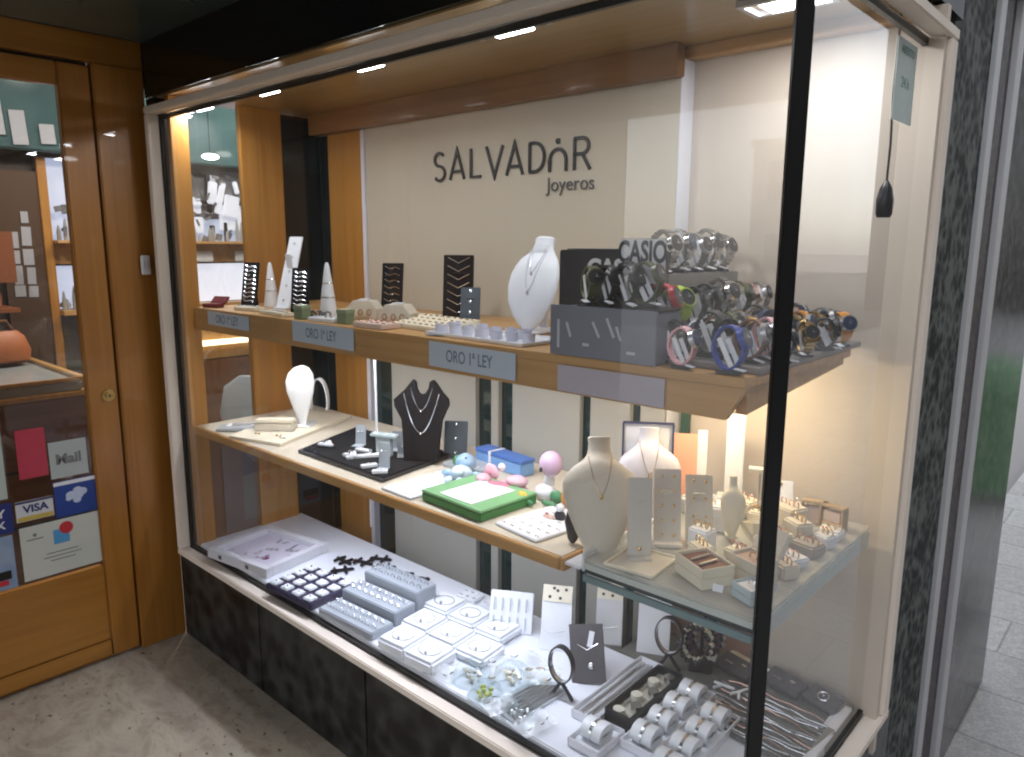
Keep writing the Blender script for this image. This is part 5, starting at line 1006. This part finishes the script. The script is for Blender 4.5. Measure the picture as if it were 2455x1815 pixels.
for k, (x, y, rz, lb) in enumerate(((-.385, .60, 10, 'small white price ticket left of the charcoal boxes'), (-.235, .615, -10, 'small white tab between the left and middle charcoal boxes'))):
    u = thing('price_ticket', lb, 'ticket', (x, y, ZD + .001), R(rz)); G().box(0, 0, .012, .035, .035, .001, (.5, 0, 0)).out('ticket', PAPER, u)
t = thing('cream_box_lid', 'flat cream lid lying at the back under the glass shelf', 'box lid', (-.30, .63, ZD), R(-12)); G().box(0, 0, .012, .10, .03, .02, bev=.002).out('lid', IVORY, t)
for k in range(2):
    u = thing('chain_hook', ('left', 'right')[k] + ' white forked hook holding the silver chains', 'hook', (-.285 + k * .045, .47 - k * .0, ZD + .016), R(20 + 60 * k)); g = G(); g.tube([(-.02, .012, .006), (0, 0, .010), (.03, -.004, .008)], .0035, 8); g.tube([(-.02, -.014, .006), (0, 0, .010)], .0035, 8); g.out('fork', WHITE, u)
random.seed(31)
t = thing('chain_pad', 'sloping grey pad under the bundle of silver chains', 'jewellery pad', (-.145, .42, ZD), R(-8)); g = G(); g.box(0, 0, .007, .24, .20, .012, bev=.003); g.out('pad', mat('grey_deck_cloth', (.12, .12, .11), .8), t)
for k in range(16):
    y0 = .335 + k * .0125; x0 = -.31 + .012 * (k % 4); x1 = -.030 - .006 * (k % 3); n = 60; ph = random.uniform(0, 6); dy = random.uniform(-.035, -.0)
    g = G()
    pts = [(x0 + (x1 - x0) * q / n, y0 + dy * q / n + .003 * math.sin(ph + q * .16) + .010 * math.sin(PI * q / n) * (-1) ** k, ZD + .0165 + .0012 * math.sin(ph * 2 + q * .4) + .002 * (k % 3)) for q in range(n + 1)]
    for p in pts[::1]: pass
    g.tube(pts, [.0012 + .0008 * (q % 2) for q in range(n + 1)], 6)
    o = g.out('silver_chain', (SILVER, STEEL, ROSE, SILVER)[k % 4], None)
    tag(o, f'thin {"rose toned" if k % 4 == 2 else "silver"} chain in the bundle on the grey cloth, ' + (('nearest the glass' if k == 0 else ORD[min(k - 1, 7)] + ' from the glass') if k < 9 else ('nearest the charcoal boxes' if k == 15 else ORD[min(14 - k, 7)] + ' from the charcoal boxes')), 'chain', 'silver chains laid side by side')
t = thing('folded_napkin', 'beige lattice brooch lying at the bottom right corner of the deck', 'brooch', (-.075, .25, ZD), R(20)); t.name = 'lattice_brooch'
g = G()
for a in (-.02, 0, .02): g.tube([(a, -.03, .006), (a + .012, .03, .010)], .003, 6)
for a in (-.02, .005, .025): g.tube([(-.03, a, .008), (.035, a + .01, .011)], .003, 6)
g.out('lattice', mat('beige_gold', (.6, .5, .35), .35, .4), t); G().sph(0, 0, .016, .007, n=10).out('stone', SILVER, t)
t = thing('hanging_sensor', 'black plastic sensor hanging on a twisted cord near the side pane', 'sensor', (-.02, .53, 1.655))
G().loft([(0, 0, -.045, .013, .013), (0, 0, -.038, .016, .018), (0, 0, -.01, .017, .021), (0, 0, .015, .012, .015), (0, 0, .03, .004, .004)], 20).out('housing', BLKP, t); G().tube([(0, 0, .03), (.002, -.004, .1), (-.001, -.006, .2), (0, -.004, .39)], .0025, 6).out('cord', BLKP, t)

# ---- clear packets and further small goods filling the deck and the glass shelf
def packet(loc, rz, a, b, lb, bits):
    t = thing('clear_packet', lb, 'plastic packet', loc, rz, 'crumpled clear packets on the deck'); random.seed(int(abs(loc[0] * 1e4)))
    g = G(); n = 9; V = [[g.b.verts.new((-a / 2 + a * i / n, -b / 2 + b * j / n, .005 + (.010 + random.uniform(0, .009)) * math.sin(PI * i / n) * math.sin(PI * j / n))) for j in range(n + 1)] for i in range(n + 1)]
    for i in range(n):
        for j in range(n): g.b.faces.new((V[i][j], V[i + 1][j], V[i + 1][j + 1], V[i][j + 1]))
    g.out('film', PFILM, t)
    for k in range(5): 
        x, y, q = random.uniform(-.35, .35) * a, random.uniform(-.35, .35) * b, random.uniform(0, 3)
        G().tube([(x + .012 * math.cos(q + u_ * .55), y + .009 * math.sin(q + u_ * .55), .005 + .001 * u_) for u_ in range(9)], .0016, 6).out('silver_piece', bits, t)
    return t
PFILM = mat('crinkled_film', (.80, .84, .86), .12, alpha=.38, bump=.6, scale=60)
for k, (x, y, rz, a, b, m_, lb) in enumerate(((-.83, .175, 20, .10, .08, SILVER, 'crumpled clear packet touching the white pads at the back'), (-.74, .24, -15, .11, .08, SILVER, 'crumpled clear packet in front of the left dotted stand'), (-.66, .20, 40, .10, .08, GOLD, 'crumpled clear packet between the domes and the oval loop'), (-.875, .05, 10, .09, .07, SILVER, 'crumpled clear packet at the front between pads and domes'), (-.66, .045, 70, .09, .07, STEEL, 'crumpled clear packet right of the yellow green dome'), (-.55, .04, 80, .10, .07, SILVER, 'crumpled clear packet nearest the bare front corner'), (-.76, .15, 60, .09, .07, GOLD, 'crumpled clear packet lying between the four domes'))):
    packet((x, y, ZD + .0008 + .004 * (k % 3)), R(rz), a, b, lb, m_)
for k, (x, y, sx, sy, h_, rz, mm, lb) in enumerate(((-.215, .18, .05, .04, .035, -30, IVORY, 'ivory cube rest just behind the cufflink box'), (-.125, .215, .06, .05, .02, -15, WHITEC, 'flat white rest between the beige box and the ivory bust'), (-.055, .225, .05, .04, .03, -35, CREAMP, 'cream rest against the side pane beside the corner bar'), (-.18, .40, .06, .03, .055, 10, IVORY, 'upright ivory rest behind the small ivory bust'), (-.27, .36, .05, .04, .06, 20, WHITE, 'tall white rest behind the gold earring stand'), (-.13, .365, .06, .045, .03, -10, IVORY, 'ivory rest in the middle of the far half of the glass shelf'), (-.05, .43, .04, .035, .03, -20, WHITE, 'small white rest close to the pane at the far half'), (-.15, .57, .05, .04, .035, 5, IVORY, 'ivory rest touching the cream wall behind the arch stands'), (-.27, .50, .07, .05, .04, -12, CREAMP, 'cream block rest in front of the white slanted stand'))):
    t = thing('ring_rest', lb, 'ring rest', (x, y, ZG), R(rz), 'ring rests on the glass shelf'); g = G(); g.box(0, 0, h_ / 2, sx, sy, h_, bev=.004); g.out('block', mm, t)
    G().box(0, -sy / 2 - .0006, h_ * .5, sx * .5, .0012, h_ * .3).out('label_plate', PAPER, t)
    for q in (-.28, .0, .28): G().tube([(q * sx + .008 * math.cos(a), 0, h_ + .006 + .008 * math.sin(a)) for a in [j * PI / 7 for j in range(14)]], .0015, 6, closed=True).out('ring', (GOLD, SILVER, ROSE)[k % 3], t)
for k, (x, y, rz, lb) in enumerate(((-.235, .135, -20, 'tiny white price ticket left of the cufflink box'), (-.12, .07, 10, 'tiny white price ticket between cufflink box and acrylic cube'), (-.045, .15, -30, 'tiny white price ticket near the side pane'), (-.10, .49, 15, 'tiny white price ticket in front of the arch stands'))):
    t = thing('price_ticket', lb, 'ticket', (x, y, ZG), R(rz), 'tiny price tickets on the glass shelf'); G().box(0, 0, .007, .02, .001, .014, (-.4, 0, 0)).out('ticket', PAPER, t)
# bare back part of the deck
for k, (x, y, rz, lb) in enumerate(((-1.13, .40, 10, 'small white chain card flat on the deck behind the white pads, left one'), (-1.03, .41, 4, 'small white chain card flat on the deck behind the white pads, right one'))):
    earring_pad((x, y, ZD), R(rz), .075, .06, .012, WHITEC, lb, 3, 2, name='earring_pad')
